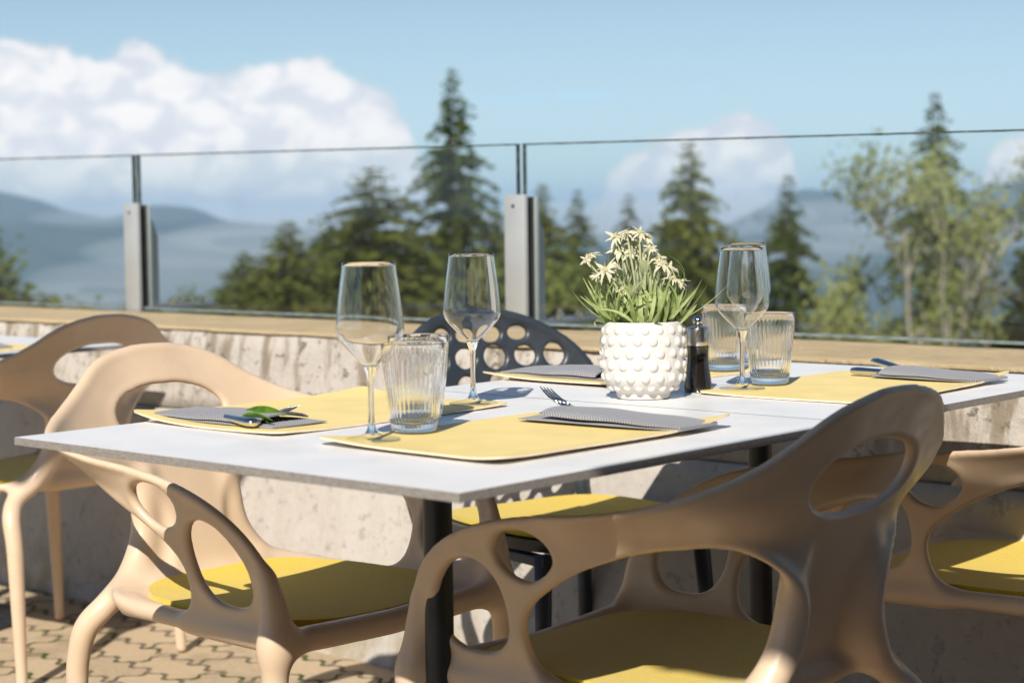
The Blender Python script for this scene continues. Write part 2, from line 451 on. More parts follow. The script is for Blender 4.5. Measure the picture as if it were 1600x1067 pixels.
H_SMALL = [(.447, .633), (.43, .65), (.404, .656), (.38, .655), (.36, .645), (.352, .627), (.362, .61), (.382, .595), (.402, .588), (.422, .591), (.438, .6), (.447, .615)]
H_LARGE = [(.578, .54), (.562, .57), (.535, .596), (.505, .607), (.48, .603), (.462, .585), (.454, .557), (.456, .52), (.468, .495), (.49, .480), (.52, .476), (.548, .479), (.568, .49), (.579, .512)]
H_BACK = [(0, .765), (.03, .7645), (.066, .756), (.088, .739), (.097, .718), (.092, .698), (.072, .683), (.04, .676), (0, .674)]
def chair_mesh_data(h=.0042):
    outer = TOP + BOT
    outer = outer + [(-u, z) for (u, z) in reversed(outer) if u > 0]
    back = H_BACK + [(-u, z) for (u, z) in reversed(H_BACK) if u > 0]
    gu = np.arange(0, .80, .004); gz = np.arange(.30, .92, .004)
    GU, GZ = np.meshgrid(gu, gz, indexing='ij')
    d2 = poly_sdf(spline(outer, 4), GU, GZ)
    for hole in (H_SMALL, H_LARGE, back):
        d2 = np.maximum(d2, -poly_sdf(spline(hole, 5), GU, GZ))
    f = np.arange(-.40, .34, h); s = np.arange(-.5 * h, .33, h); z = np.arange(-.02, .875, h)
    F, S, Z = [a.astype(np.float32) for a in np.meshgrid(f, s, z, indexing='ij')]
    u, n = plan_un(F, S)
    ui = np.clip(np.abs(u) / .004, 0, len(gu) - 1.001); zi = np.clip((Z - .30) / .004, 0, len(gz) - 1.001)
    i0 = ui.astype(int); j0 = zi.astype(int); a = ui - i0; b = zi - j0
    D2 = d2[i0, j0] * (1 - a) * (1 - b) + d2[i0 + 1, j0] * a * (1 - b) + d2[i0, j0 + 1] * (1 - a) * b + d2[i0 + 1, j0 + 1] * a * b
    D2 = D2 + np.maximum(np.abs(u) - .79, 0) + np.maximum(.30 - Z, 0) + np.maximum(Z - .915, 0)
    curl = .024 * sstep(-.030, .002, D2) * sstep(.20, .12, np.abs(u)) * sstep(.665, .60, Z) * sstep(.44, .48, Z)
    N = flare(Z) + curl + .047 * np.exp(-((np.abs(u) - .235) / .095) ** 2) * sstep(.630, .715, Z)
    dn = (n - N) * .945
    t = .0068 + .0028 * np.exp(-(D2 / .011) ** 2) + .002 * sstep(.2, .35, u) * sstep(-.02, 0, D2) * sstep(.60, .66, Z)
    q = np.maximum(D2 + t, 0)
    shell = np.where(D2 < -t, np.abs(dn) - t, np.sqrt(q * q + dn * dn) - t)
    # seat
    zc = seat_z(F, S)
    qx = np.abs(F - .022) - (.232 - .07); qy = np.abs(S) - (.222 - .07)
    r2 = np.sqrt(np.maximum(qx, 0) ** 2 + np.maximum(qy, 0) ** 2) + np.minimum(np.maximum(qx, qy), 0) - .07
    ts = .0085; q = np.maximum(r2 + ts, 0); dz = Z - zc
    seat = np.where(r2 < -ts, np.abs(dz) - ts, np.sqrt(q * q + dz * dz) - ts)
    rail = path_sdf(F, S, Z, dense([(.246, .0, .425, .019), (.250, .10, .429, .019), (.254, .20, .433, .019), (.258, .245, .430, .018)], 3))
    side = path_sdf(F, S, Z, dense([(.22, .232, .434, .012), (.10, .226, .434, .012), (-.06, .214, .434, .013), (-.15, .198, .430, .016)], 3))
    d = smin(smin(seat, rail, .016), side, .016)
    d = smin(shell, d, .030)
    front = path_sdf(F, S, Z, [(.244, .2455, .530, .003), (.252, .2475, .495, .012), (.258, .2485, .445, .0195), (.259, .248, .36, .0195), (.247, .25, .004, .0125)])
    d = smin(d, front, .034)
    rear = path_sdf(F, S, Z, dense([(-.246, .090, .62, .006), (-.244, .094, .57, .016), (-.238, .104, .51, .021), (-.228, .140, .455, .022), (-.226, .186, .421, .0205), (-.246, .213, .385, .0205),
                                    (-.263, .219, .33, .0190), (-.269, .220, .26, .0178), (-.285, .225, .004, .0125)], 4))
    d = smin(d, rear, .036)
    d = np.maximum(d, -(Z - .004))
    D = d
    D = np.concatenate([D[:, :0:-1, :], D[:, 1:, :]], 1)     # mirror about s=0 (samples at -h/2, h/2, ...)
    org = (f[0], -(s[-1]), z[0])
    V, Q = surface_nets(D, org, h)
    for _ in range(4):                                        # relaxing evens the quads
        e = np.concatenate([Q[:, [0, 1]], Q[:, [1, 2]], Q[:, [2, 3]], Q[:, [3, 0]]])
        a = np.zeros_like(V); c = np.zeros(len(V)); np.add.at(a, e[:, 0], V[e[:, 1]]); np.add.at(a, e[:, 1], V[e[:, 0]]); np.add.at(c, e[:, 0], 1); np.add.at(c, e[:, 1], 1)
        V = V * .5 + .5 * a / c[:, None]
    NRM = grad_normals(D, org, h, V)
    for _ in range(3):
        a = NRM * 1.0; np.add.at(a, e[:, 0], NRM[e[:, 1]]); np.add.at(a, e[:, 1], NRM[e[:, 0]]); NRM = a / np.linalg.norm(a, axis=1, keepdims=True)
    cen = V[Q].mean(1); cu, cn = plan_un(cen[:, 0], np.abs(cen[:, 1]))
    part = np.full(len(Q), 'seat', dtype='<U12')
    part[(np.abs(cu) <= .2) & (cen[:, 2] > .475) & (cen[:, 0] < -.1)] = 'backrest'
    arm = (np.abs(cu) > .2) & (cen[:, 2] > .455) & ((np.abs(cn - flare(cen[:, 2]) - .012) < .045))
    part[arm & (cen[:, 1] < 0)] = 'armrest_r'; part[arm & (cen[:, 1] > 0)] = 'armrest_l'
    lg = cen[:, 2] < .40
    for nm, k in (('leg_fr', (cen[:, 0] > 0) & (cen[:, 1] < 0)), ('leg_fl', (cen[:, 0] > 0) & (cen[:, 1] > 0)),
                  ('leg_rr', (cen[:, 0] < 0) & (cen[:, 1] < 0)), ('leg_rl', (cen[:, 0] < 0) & (cen[:, 1] > 0))):
        part[lg & k] = nm
    out = {}
    for nm in np.unique(part):
        q = Q[part == nm]; uq, inv = np.unique(q, return_inverse=True)
        me = bpy.data.meshes.new(nm.split('_')[0])
        me.from_pydata(V[uq].tolist(), [], inv.reshape(-1, 4).tolist())
        me.polygons.foreach_set('use_smooth', [True] * len(q)); me.update()
        me.normals_split_custom_set_from_vertices(NRM[uq].tolist())
        me.materials.append(M['tan']); out[nm] = me
    return out
CHAIR = chair_mesh_data()
def pad_mesh(name, w, d0, d1, zfun, mat, thick=.009, power=3.4, off=.009, nf=34, ns=34):
    """felt pad lying on a seat; outline is a rounded trapezium"""
    top = {}; V = []; F = []
    fc, fh = (d0 + d1) / 2, (d1 - d0) / 2
    for i in range(nf + 1):
        for j in range(ns + 1):
            a, b = 2 * i / nf - 1, 2 * j / ns - 1
            k = (abs(a) ** power + abs(b) ** power) ** (1 / power); m_ = max(abs(a), abs(b))
            sc_ = m_ / k if k > 1e-6 else 1
            a, b = a * sc_, b * sc_
            f = fc + fh * a; s = w * b * (1 + .05 * a)
            V.append((f, s, float(zfun(np.float64(f), np.float64(s))) + off + thick))
    nt = len(V)
    V += [(v[0], v[1], v[2] - thick) for v in V[:nt]]
    ix = lambda i, j: i * (ns + 1) + j
    for i in range(nf):
        for j in range(ns):
            F.append((ix(i, j), ix(i + 1, j), ix(i + 1, j + 1), ix(i, j + 1)))
            F.append(tuple(nt + q for q in (ix(i, j), ix(i, j + 1), ix(i + 1, j + 1), ix(i + 1, j))))
    ring = [ix(i, 0) for i in range(nf)] + [ix(nf, j) for j in range(ns)] + [ix(i, ns) for i in range(nf, 0, -1)] + [ix(0, j) for j in range(ns, 0, -1)]
    for a, b in zip(ring, ring[1:] + ring[:1]): F.append((a, a + nt, b + nt, b))
    o = mesh_obj(name, V, F, mat); o.data.set_sharp_from_angle(angle=R_(50))
    return o
def make_armchair(loc, rz, label, first=[None]):
    if first[0] is None:
        r = empty('armchair')
        for nm, me in CHAIR.items():
            link(bpy.data.objects.new(nm.split('_')[0], me), r)
        first[0] = r
    else:
        r = copy_tree(first[0])
    r.location = loc; r.rotation_euler = (0, 0, rz)
    return tag(r, label, 'chair', 'tan moulded armchairs')
pad0 = [None]
def seat_pad(loc, rz, label, dz=0):
    if pad0[0] is None:
        o = pad_mesh('seat_pad', .205, -.185, .236, seat_z, M['felt']); pad0[0] = o
    else:
        o = pad0[0].copy(); COL.objects.link(o)
    o.location = (loc[0], loc[1], loc[2] + dz); o.rotation_euler = (0, 0, rz)
    return tag(o, label, 'seat pad', 'yellow felt seat pads')
PI = math.pi
spots = [
    ((-.150, .597, 0), 0.0, 'tan armchair left of the table, its backrest lit by the sun', 'yellow felt pad on the tan chair left of the laid table, below the folded napkin'),
    ((.619, .625, 0), PI, 'tan armchair nearest the camera, seen from behind with its shaded backrest', 'yellow felt pad half in sun on the nearest chair seen from behind'),
    ((.734, 1.453, 0), PI + .03, 'tan armchair cut off by the right edge, beside the wall', 'sunlit yellow felt pad on the chair at the right edge of the photo'),
    ((-1.686, 1.135, 0), PI + .01, 'tan armchair at the far left, pushed under the other table, seen from behind', 'yellow felt pad in shade on the chair at the far left'),
]
for loc, rz, la, lp in spots:
    make_armchair(loc, rz, la); seat_pad(loc, rz, lp)

# ------------------------------------------------------------------ dark slate chair with a perforated back
def slate_chair():
    r = empty('perforated_chair')
    h = .0045
    s = np.arange(-.29, .29, h); z = np.arange(.40, .90, h); f = np.arange(-.36, -.04, h)
    F, S, Z = np.meshgrid(f, s, z, indexing='ij')
    fm = -.262 - .30 * (Z - .65) * .8 + .95 * S ** 2           # leaning, dished back plate
    gs, gz = np.meshgrid(s, z, indexing='ij')
    ell = (np.sqrt((gs / .262) ** 2 + ((gz - .675) / .182) ** 2) - 1) * .19
    holes = []
    for (zz, ss, rs, rz) in [(.800, (-.092, -.030, .034, .097), .024, .015), (.752, (-.172, -.108, -.037, .037, .108, .172), .027, .022),
                             (.694, (-.190, -.122, -.042, .042, .122, .190), .027, .024), (.634, (-.176, -.104, -.034, .034, .104, .176), .024, .022),
                             (.580, (-.122, -.060, 0, .060, .122), .020, .018), (.535, (-.06, 0, .06), .017, .015)]:
        for q in ss: holes.append((q, zz, rs * (1 - .25 * abs(q) / .2), rz * (1 + .1 * math.sin(q * 40))))
    d2 = ell
    for (a, b, ra, rb) in holes:
        d2 = np.maximum(d2, -(np.sqrt(((gs - a) / ra) ** 2 + ((gz - b) / rb) ** 2) - 1) * min(ra, rb))
    D2 = d2[None]; E2 = ell[None]
    t = .006 + .0045 * np.exp(-((E2 + .012) / .008) ** 2)
    q = np.maximum(D2 + t, 0); dn = (F - fm) * .95
    D = np.where(D2 < -t, np.abs(dn) - t, np.sqrt(q * q + dn * dn) - t)
    V, Q = surface_nets(D, (f[0], s[0], z[0]), h)
    o = mesh_obj('backrest', V, Q, M['slate'], r)
    mb = MB()
    # seat shell
    n = 26; vt = []; ff = []
    for i in range(n + 1):
        for j in range(n + 1):
            a, b = 2 * i / n - 1, 2 * j / n - 1
            k = (abs(a) ** 4 + abs(b) ** 4) ** .25; m_ = max(abs(a), abs(b)); c = m_ / k if k > 0 else 1
            vt.append((.0 + .225 * a * c, .225 * b * c, .446 + .012 * (b * c) ** 2))
    nt = len(vt); vt += [(v[0] * .97, v[1] * .97, v[2] - .022) for v in vt]
    ix = lambda i, j: i * (n + 1) + j
    for i in range(n):
        for j in range(n):
            ff.append((ix(i, j), ix(i + 1, j), ix(i + 1, j + 1), ix(i, j + 1))); ff.append(tuple(nt + w for w in (ix(i, j), ix(i, j + 1), ix(i + 1, j + 1), ix(i + 1, j))))
    ring = [ix(i, 0) for i in range(n)] + [ix(n, j) for j in range(n)] + [ix(i, n) for i in range(n, 0, -1)] + [ix(0, j) for j in range(n, 0, -1)]
    for a, b in zip(ring, ring[1:] + ring[:1]): ff.append((a, a + nt, b + nt, b))
    mb.add(vt, ff); mb.build('seat', M['slate'], r, auto=45)
    mb = MB()
    for sg in (-1, 1):
        mb.tube([(-.20, sg * .205, .43), (-.225, sg * .215, .50), (-.235, sg * .222, .58), (-.225, sg * .228, .66)], [.016, .014, .012, .008], 12)
    mb.box((0, .19, .418), (.40, .026, .020), bev=.004).box((0, -.19, .418), (.40, .026, .020), bev=.004)
    mb.box((.19, 0, .416), (.026, .352, .022), bev=.004).box((-.19, 0, .416), (.026, .352, .022), bev=.004)
    mb.build('frame', M['slate'], r)
    for sx in (-1, 1):
        for sy in (-1, 1):
            MB().tube([(sx * .185, sy * .19, .43), (sx * .20, sy * .205, .20), (sx * .215, sy * .215, .002)], [.0165, .0150, .0125], 16).build('leg', M['slate'], r)
    return r
dloc, drz = (-.19, 1.362, 0), R_(-13)
ch = slate_chair(); ch.location = dloc; ch.rotation_euler = (0, 0, drz)
tag(ch, 'dark slate grey chair with a round-holed oval backrest behind the table', 'chair')
pd = pad_mesh('seat_pad', .205, -.20, .215, lambda f, s: .446 + .012 * (s / .225) ** 2 + 0 * f, M['felt'], off=.0035)
pd.location = dloc; pd.rotation_euler = (0, 0, drz)
tag(pd, 'yellow felt pad on the dark slate chair beyond the table', 'seat pad', 'yellow felt seat pads')

# ------------------------------------------------------------------ tables
TW, TD = .8025, .7735
def make_table(x0, y0, ztop, label, sealed=0):
    r = empty('table', (x0 + TW / 2, y0 + TD / 2, 0))
    bm = bmesh.new(); bmesh.ops.create_cube(bm, size=1); bmesh.ops.scale(bm, vec=(TW, TD - .0025, .0105), verts=bm.verts)
    bmesh.ops.bevel(bm, geom=[e for e in bm.edges], offset=.0004, segments=1, affect='EDGES')
    bmesh.ops.translate(bm, vec=(0, 0, ztop - .00525), verts=bm.verts)
    me = bpy.data.meshes.new('tabletop')
    for f in bm.faces: f.material_index = 0 if f.normal.z > .9 else (2 if sealed and f.normal.y * sealed > .5 else 1)  # abutting side painted black, stands in for shade in the gap between tables
    bm.to_mesh(me); bm.free(); me.materials.append(M['laminate']); me.materials.append(M['core']); me.materials.append(M['rubber'])
    link(bpy.data.objects.new('tabletop', me), r)
    mb = MB(); mb.lathe([(0, ztop - .0135), (.0195, ztop - .0135), (.0195, .016), (0, .016)], 40); mb.build('column', M['column'], r, auto=40)
    mb = MB()
    for a in (0, PI / 2): mb.box((0, 0, ztop - .0165 - .0001 * a), (.42, .045, .010 - .001 * a), rot=(0, 0, a + PI / 4), bev=.002)
    mb.build('bracket', M['column'], r)
    mb = MB(); mb.lathe([(0, .001), (.235, .001), (.235, .008), (.225, .013), (.05, .02), (.03, .03), (.0197, .05)], 56); mb.build('foot_plate', M['column'], r, auto=40)
    return tag(r, label, 'table', 'white topped bistro tables')
make_table(0, 0, TZ, 'white square table nearest the camera, carrying the front pair of place settings', 1)
make_table(0, TD, TZ, 'white square table pushed against the first one and carrying the flower pot', -1)
make_table(-2.585, TD - .005, TZ - .04, 'white table at the far left edge behind the tan chair')

# ------------------------------------------------------------------ place settings
def placemat(cx, cy, z0, rz, label, curls, L=.455, Wd=.315):
    nx, ny = 30, 40; V = []; F = []; MI = []
    def hgt(x, y):
        h_ =   .0008 + .0005 * math.sin(x * 21 + cx * 9) * math.sin(y * 13 + 1 + cy * 5) ** 2
        for (sx, sy, am, rad) in curls:
            dd = math.hypot((x - sx * Wd / 2), (y - sy * L / 2)) if sx and sy else (abs(x - sx * Wd / 2) if sx else abs(y - sy * L / 2))
            h_ += .8 * am * max(0, 1 - dd / rad) ** 2
        return max(h_, .0006)
    for i in range(nx + 1):
        for j in range(ny + 1):
            x = (i / nx - .5) * Wd; y = (j / ny - .5) * L
            ax, ay = Wd / 2 - .014, L / 2 - .014
            if abs(x) > ax and abs(y) > ay:
                qx, qy = (abs(x) - ax) / .014, (abs(y) - ay) / .014
                k = max(qx, qy) / max(1e-6, math.hypot(qx, qy))
                x = math.copysign(ax + .014 * qx * k, x); y = math.copysign(ay + .014 * qy * k, y)
            V.append((x, y, hgt(x, y) + .0026))
    nt = len(V); V += [(v[0] * .999, v[1] * .999, v[2] - .0026) for v in V]
    ix = lambda i, j: i * (ny + 1) + j
    for i in range(nx):
        for j in range(ny):
            F.append((ix(i, j), ix(i + 1, j), ix(i + 1, j + 1), ix(i, j + 1))); MI.append(0)
            F.append(tuple(nt + w for w in (ix(i, j), ix(i, j + 1), ix(i + 1, j + 1), ix(i + 1, j)))); MI.append(1)
    ring = [ix(i, 0) for i in range(nx)] + [ix(nx, j) for j in range(ny)] + [ix(i, ny) for i in range(nx, 0, -1)] + [ix(0, j) for j in range(ny, 0, -1)]
    for a, b in zip(ring, ring[1:] + ring[:1]): F.append((a, a + nt, b + nt, b)); MI.append(1)
    o = mesh_obj('placemat', V, F, [M['mat_top'], M['mat_side']], mi=MI); o.data.set_sharp_from_angle(angle=R_(50))
    o.location = (cx, cy, z0); o.rotation_euler = (0, 0, rz)
    return tag(o, label, 'placemat', 'yellow placemats')
Z0 = TZ + .0004
placemat(.135, .432, Z0, R_(-.5), 'yellow placemat before the sunlit tan chair, on the left of the front table', [(-1, -1, .013, .17), (1, -1, .004, .15), (1, 1, .004, .2), (-1, 1, .010, .16), (-1, 0, .004, .08)])
placemat(.552, .402, Z0, R_(-1.5), 'yellow placemat at the front corner of the table, with the nearest wine glass on it', [(1, 1, .017, .16), (-1, -1, .007, .14), (1, 0, .005, .06), (0, -1, .004, .08)])
placemat(.118, 1.186, Z0, R_(-2), 'yellow placemat behind the flower pot, before the dark slate chair', [(-1, -1, .010, .16), (1, -1, .003, .15), (0, -1, .004, .07)])
placemat(.572, 1.185, Z0, R_(1.5), 'yellow placemat at the far right of the table, nearest the wall', [(1, 1, .015, .17), (1, 0, .004, .06), (-1, -1, .003, .1)])
placemat(-2.0, 1.10, Z0 - .04, R_(1), 'yellow placemat on the other table at the far left edge', [(1, 1, .008, .15)])

def napkin(loc, rz, label, L=.235, W=.105, Lb=.27, hb=.012, tilt=0.0):
    """folded cloth pouch: lower fold longer than the upper one, open at +x"""
    V = []; F = []
    def slab(fz0, fz1, L_, y0, y1, n=30, m=14):
        b0 = len(V)
        for sgn in (1, 0):
            for i in range(n + 1):
                for j in range(m + 1):
                    x = L_ * i / n; y = y0 + (y1 - y0) * j / m
                    V.append((x, y, fz1(x, y) if sgn else fz0(x, y)))
        st = (n + 1) * (m + 1); ix = lambda i, j, k: b0 + k * st + i * (m + 1) + j
        for i in range(n):
            for j in range(m):
                F.append((ix(i, j, 0), ix(i + 1, j, 0), ix(i + 1, j + 1, 0), ix(i, j + 1, 0)))
                F.append((ix(i, j, 1), ix(i, j + 1, 1), ix(i + 1, j + 1, 1), ix(i + 1, j, 1)))
        ring = [(i, 0) for i in range(n)] + [(n, j) for j in range(m)] + [(i, m) for i in range(n, 0, -1)] + [(0, j) for j in range(m, 0, -1)]
        for a, b in zip(ring, ring[1:] + ring[:1]): F.append((ix(*a, 0), ix(*a, 1), ix(*b, 1), ix(*b, 0)))
    wav = lambda x, y: .0006 * math.sin(x * 60 + y * 30)
    slab(lambda x, y: .0004, lambda x, y: .0022 + wav(x, y), Lb, -W / 2, W / 2)
    def puff(x, y):
        e = max(0, 1 - (2 * y / W) ** 2) ** .5
        return .0026 + hb * e * min(1, (x / .10)) ** .8 * (1 + .12 * math.sin(x * 45)) + wav(x, y) + tilt * x * (.5 + y / W)
    slab(puff, lambda x, y: puff(x, y) + .0024, L, -W / 2 * .985, W / 2 * .985)
    o = mesh_obj('napkin', V, F, M['napkin']); o.data.set_sharp_from_angle(angle=R_(60))
    o.location = loc; o.rotation_euler = (0, 0, rz)
    return tag(o, label, 'napkin', 'folded grey napkins')
def knife(loc, rot, label):
    mb = MB()
    pts = [(-.13, 0, 0), (-.06, 0, 0), (0, 0, 0), (.045, 0, 0), (.078, 0, .0), (.088, 0, 0), (.0915, 0, 0)]
    mb.tube(pts, [.006, .0085, .0082, .0095, .0112, .0095, .003], 20, squash=.55)
    r = mb.build('knife', M['steel'])
    r.location = loc; r.rotation_euler = rot
    return tag(r, label, 'knife')
def fork(loc, rot, label):
    mb = MB(); V = []; F = []
    mb.tube([(-.14, 0, .0), (-.05, 0, .002), (.0, 0, .001)], [.0055, .0035, .003], 12, squash=.6)
    cs = [(0, .004, .001), (.012, .0095, .0), (.030, .0125, -.002), (.040, .0128, -.0015)]
    for x, w, z in cs: V += [(x, -w, z + .001), (x, w, z + .001), (x, w, z - .001), (x, -w, z - .001)]
    for i in range(len(cs) - 1):
        for k in range(4): F.append((i * 4 + k, i * 4 + (k + 1) % 4, i * 4 + 4 + (k + 1) % 4, i * 4 + 4 + k))
    F += [(0, 1, 2, 3), (12, 15, 14, 13)]
    mb.add(V, F)
    for k in range(4):
        y = -.0108 + .0072 * k
        mb.tube([(.039, y, -.0015), (.060, y * .97, .0005), (.078, y * .9, .005), (.088, y * .86, .0085)], [.0021, .0019, .0014, .0006], 8)
    r = mb.build('fork', M['steel']); r.location = loc; r.rotation_euler = rot
    return tag(r, label, 'fork')
def leaf(mb, p, d, up, L, W, bend=.3, fold=.25, n=8, roll=0.0):
    """one lanceolate leaf from p along d"""
    d = Vector(d).normalized(); side = d.cross(Vector(up)); side = side.normalized() if side.length > 1e-4 else Vector((1, 0, 0))
    nrm = side.cross(d).normalized()
    if roll: q = Matrix.Rotation(roll, 3, d); side = q @ side; nrm = q @ nrm
    V = []; F = []; c = Vector(p)
    for i in range(n + 1):
        t = i / n
        w = W * (math.sin(math.pi * min(1, t * .93 + .07)) ** .7) * (1 - .15 * t) * .5 if t < 1 else 0.0004
        V += [c - side * w + nrm * (w * fold), c, c + side * w + nrm * (w * fold)]
        ang = bend / n; q = Matrix.Rotation(-ang, 3, side); d = q @ d; nrm = q @ nrm
        c = c + d * (L / n)
    for i in range(n):
        for k in (0, 1): F.append((i * 3 + k, i * 3 + k + 1, i * 3 + 4 + k, i * 3 + 3 + k))
    mb.add(V, F)
def sprig(loc, rz, label, leaves):
    mb = MB()
    for (p, d, L, W, b, ro) in leaves: leaf(mb, p, d, (0, 0, 1), L, W, b, .35, 10, ro)
    o = mb.build('leaf_sprig', M['sage']); o.location = loc; o.rotation_euler = (0, 0, rz)
    m = o.modifiers.new('thick', 'SOLIDIFY'); m.thickness = .0008
    return tag(o, label, 'leaves')
ZN = Z0 + .0048
# left setting: pouch opens towards the table middle
napkin((-.020, .272, ZN), R_(2), 'grey woven napkin folded round green leaves, on the left placemat of the front table', hb=.010, W=.10)
knife((.140, .243, ZN + .008), (0, R_(0), R_(-14)), 'steel knife handle sticking out of the napkin, beside two green leaves, on the left placemat')
fork((.140, .282, ZN + .008), (0, R_(-5), R_(8)), 'steel fork with its tines out of the napkin and behind two green leaves')
sprig((.150, .256, ZN + .009), R_(-4), 'two glossy green leaves tucked in the napkin on the left placemat',
      [((0, .012, .004), (1, .12, .22), .070, .017, .5, .6), ((.028, -.012, 0), (1, .20, .24), .062, .019, .45, -.5), ((-.004, .022, .0), (1, .34, .2), .052, .014, .5, .3), ((.02, .0, .0), (1, .05, .3), .055, .014, .7, -.2)])
# front setting: pouch opens towards -x
napkin((.715, .548, ZN + .002), R_(183), 'grey woven napkin on the front corner placemat, fork prongs raised at its left end', hb=.0105, L=.225, Lb=.262, W=.088, tilt=.012)
fork((.512, .556, ZN + .012), (R_(12), R_(-11), R_(166)), 'steel fork raised out of the napkin on the front corner placemat')
sprig((.486, .545, ZN + .006), R_(180), 'tip of a green leaf at the open end of the front corner napkin', [((0, 0, 0), (1, .1, .1), .035, .014, .2, .3)])
# behind the flower pot
napkin((-.045, 1.070, ZN), R_(-1), 'grey napkin behind the flower pot, bulging and half hidden by the pot', hb=.013, L=.215, Lb=.27)
sprig((.150, 1.064, ZN + .010), R_(-2), 'two bright green leaves in the napkin just left of the flower pot',
      [((0, .010, .006), (1, .1, .12), .075, .028, .2, .3), ((0, -.016, 0), (1, -.05, .04), .07, .026, .1, -.4)])
# far right setting
napkin((.728, 1.338, ZN + .002), R_(176), 'grey woven napkin on the far right placemat with cutlery sticking out on its left', hb=.010, L=.185, Lb=.20, W=.095)
knife((.565, 1.326, ZN + .008), (0, R_(0), R_(178)), 'steel knife handle lying level out of the far right napkin')
knife((.568, 1.352, ZN + .010), (0, R_(-7), R_(158)), 'steel cutlery handle sticking up out of the far right napkin')
# other table
napkin((-1.90, 1.19, Z0 - .04 + .004), R_(176), 'grey napkin on the table at the far left edge', hb=.016)
knife((-2.085, 1.215, Z0 - .04 + .028), (0, R_(-14), R_(166)), 'steel cutlery handle sticking up at the far left edge')

# glasses ------------------------------------------------------------
def wine_glass(x, y, z, label, first=[None]):
    if first[0] is None:
        r = empty('wine_glass')
        out = [(.0092, .0945), (.019, .1035), (.0305, .1150), (.0385, .1245), (.0418, .1320), (.0426, .1390), (.0418, .150), (.0400, .167), (.0375, .187), (.0350, .205), (.0332, .2215)]
        inn = [(r_ - .0009, zz + (.0 if k else .0)) for k, (r_, zz) in enumerate(out)]
        # smooth profile
        def sm(p, n=4):
            d = dense([(a, b, 0, 0) for a, b in p], n); return [(q[0], q[1]) for q in d]
        o = sm(out); i_ = sm(inn)
        prof = o + [(.0328, .2221)] + i_[::-1] + [(.004, .0935), (.0004, .0930)]
        MB().lathe(prof, 64).build('bowl', M['bowl'], r)
        st = sm([(.0004, .0922), (.0048, .0920), (.0088, .0940), (.0076, .0880), (.0050, .0800), (.0040, .070), (.0036, .050), (.0038, .030), (.0050, .018), (.0090, .0095), (.018, .0055), (.030, .0034), (.0355, .0024)])
        st += [(.0362, .0017), (.0358, .0008), (.0004, .0008)]
        k_ = next(i for i, q in enumerate(st) if q[1] < .0094 and q[0] > .006 and i > 20)
        MB().lathe(st[:k_] + [(st[k_ - 1][0] * .9, .0062), (.0004, .0060)], 64).build('stem', M['crystal'], r)
        MB().lathe(st[k_ - 1:], 64).build('foot', M['foot'], r)
        first[0] = r
    else: r = copy_tree(first[0])
    r.location = (x, y, z); r.rotation_euler = (0, 0, x * 7)
    return tag(r, label, 'wine glass', 'empty wine glasses on the table')
ZM = Z0 + .0048
wine_glass(.446, .224, ZM, 'tall wine glass nearest the camera, on the front corner placemat')
wine_glass(.259, .615, ZM, 'wine glass on the left placemat, in front of the dark perforated chair back')
wine_glass(.458, 1.025, ZM, 'wine glass right of the pepper mill, overlapping another wine glass behind it')
wine_glass(.225, 1.385, ZM, 'rearmost wine glass, partly hidden behind another wine glass')
def tumbler(x, y, z, label, first=[None]):
    if first[0] is None:
        r = empty('water_tumbler'); n = 144
        V = []; F = []
        prof = [(.0004, .0009, 0), (.0255, .0009, 0), (.0290, .0030, 0), (.0302, .008, .2), (.0318, .02, 1), (.0340, .04, 1), (.0362, .06, 1), (.0381, .08, 1), (.0393, .092, 1), (.0399, .098, .3), (.0404, .102, 0), (.0411, .1142, 0), (.0409, .1151, 0), (.0403, .1155, 0), (.0397, .1151, 0), (.0395, .1142, 0), (.0385, .100, 0),
                (.0376, .092, -.6), (.0362, .08, -1), (.0343, .06, -1), (.0321, .04, -1), (.0300, .022, -1), (.0284, .0145, 0), (.022, .0118, 0), (.0004, .0112, 0)]
        for (r_, zz, k) in prof:
            for q in range(n):
                w = 2 * PI * q / n
                rr = r_ + (.00085 * abs(k) * math.cos(w * 36) if k > 0 else .00040 * abs(k) * math.cos(w * 36))
                V.append((rr * math.cos(w), rr * math.sin(w), zz))
        for i in range(len(prof) - 1):
            for q in range(n): F.append((i * n + q, i * n + (q + 1) % n, (i + 1) * n + (q + 1) % n, (i + 1) * n + q))
        o = mesh_obj('glass_body', V, F, M['tumbler'], r)
        first[0] = r
    else: r = copy_tree(first[0])
    r.location = (x, y, z); r.rotation_euler = (0, 0, x * 5)
    return tag(r, label, 'tumbler', 'ribbed water tumblers')
tumbler(.424, .322, ZM, 'ribbed tumbler nearest the camera, beside the tall front wine glass')
tumbler(.327, .433, ZM, 'ribbed tumbler behind the nearest tumbler, left of a wine glass')
tumbler(.449, 1.117, ZM, 'ribbed tumbler on the far right placemat, right of a wine glass stem')
tumbler(.243, 1.289, ZM, 'rearmost ribbed tumbler, seen between the pepper mill and a wine glass stem')

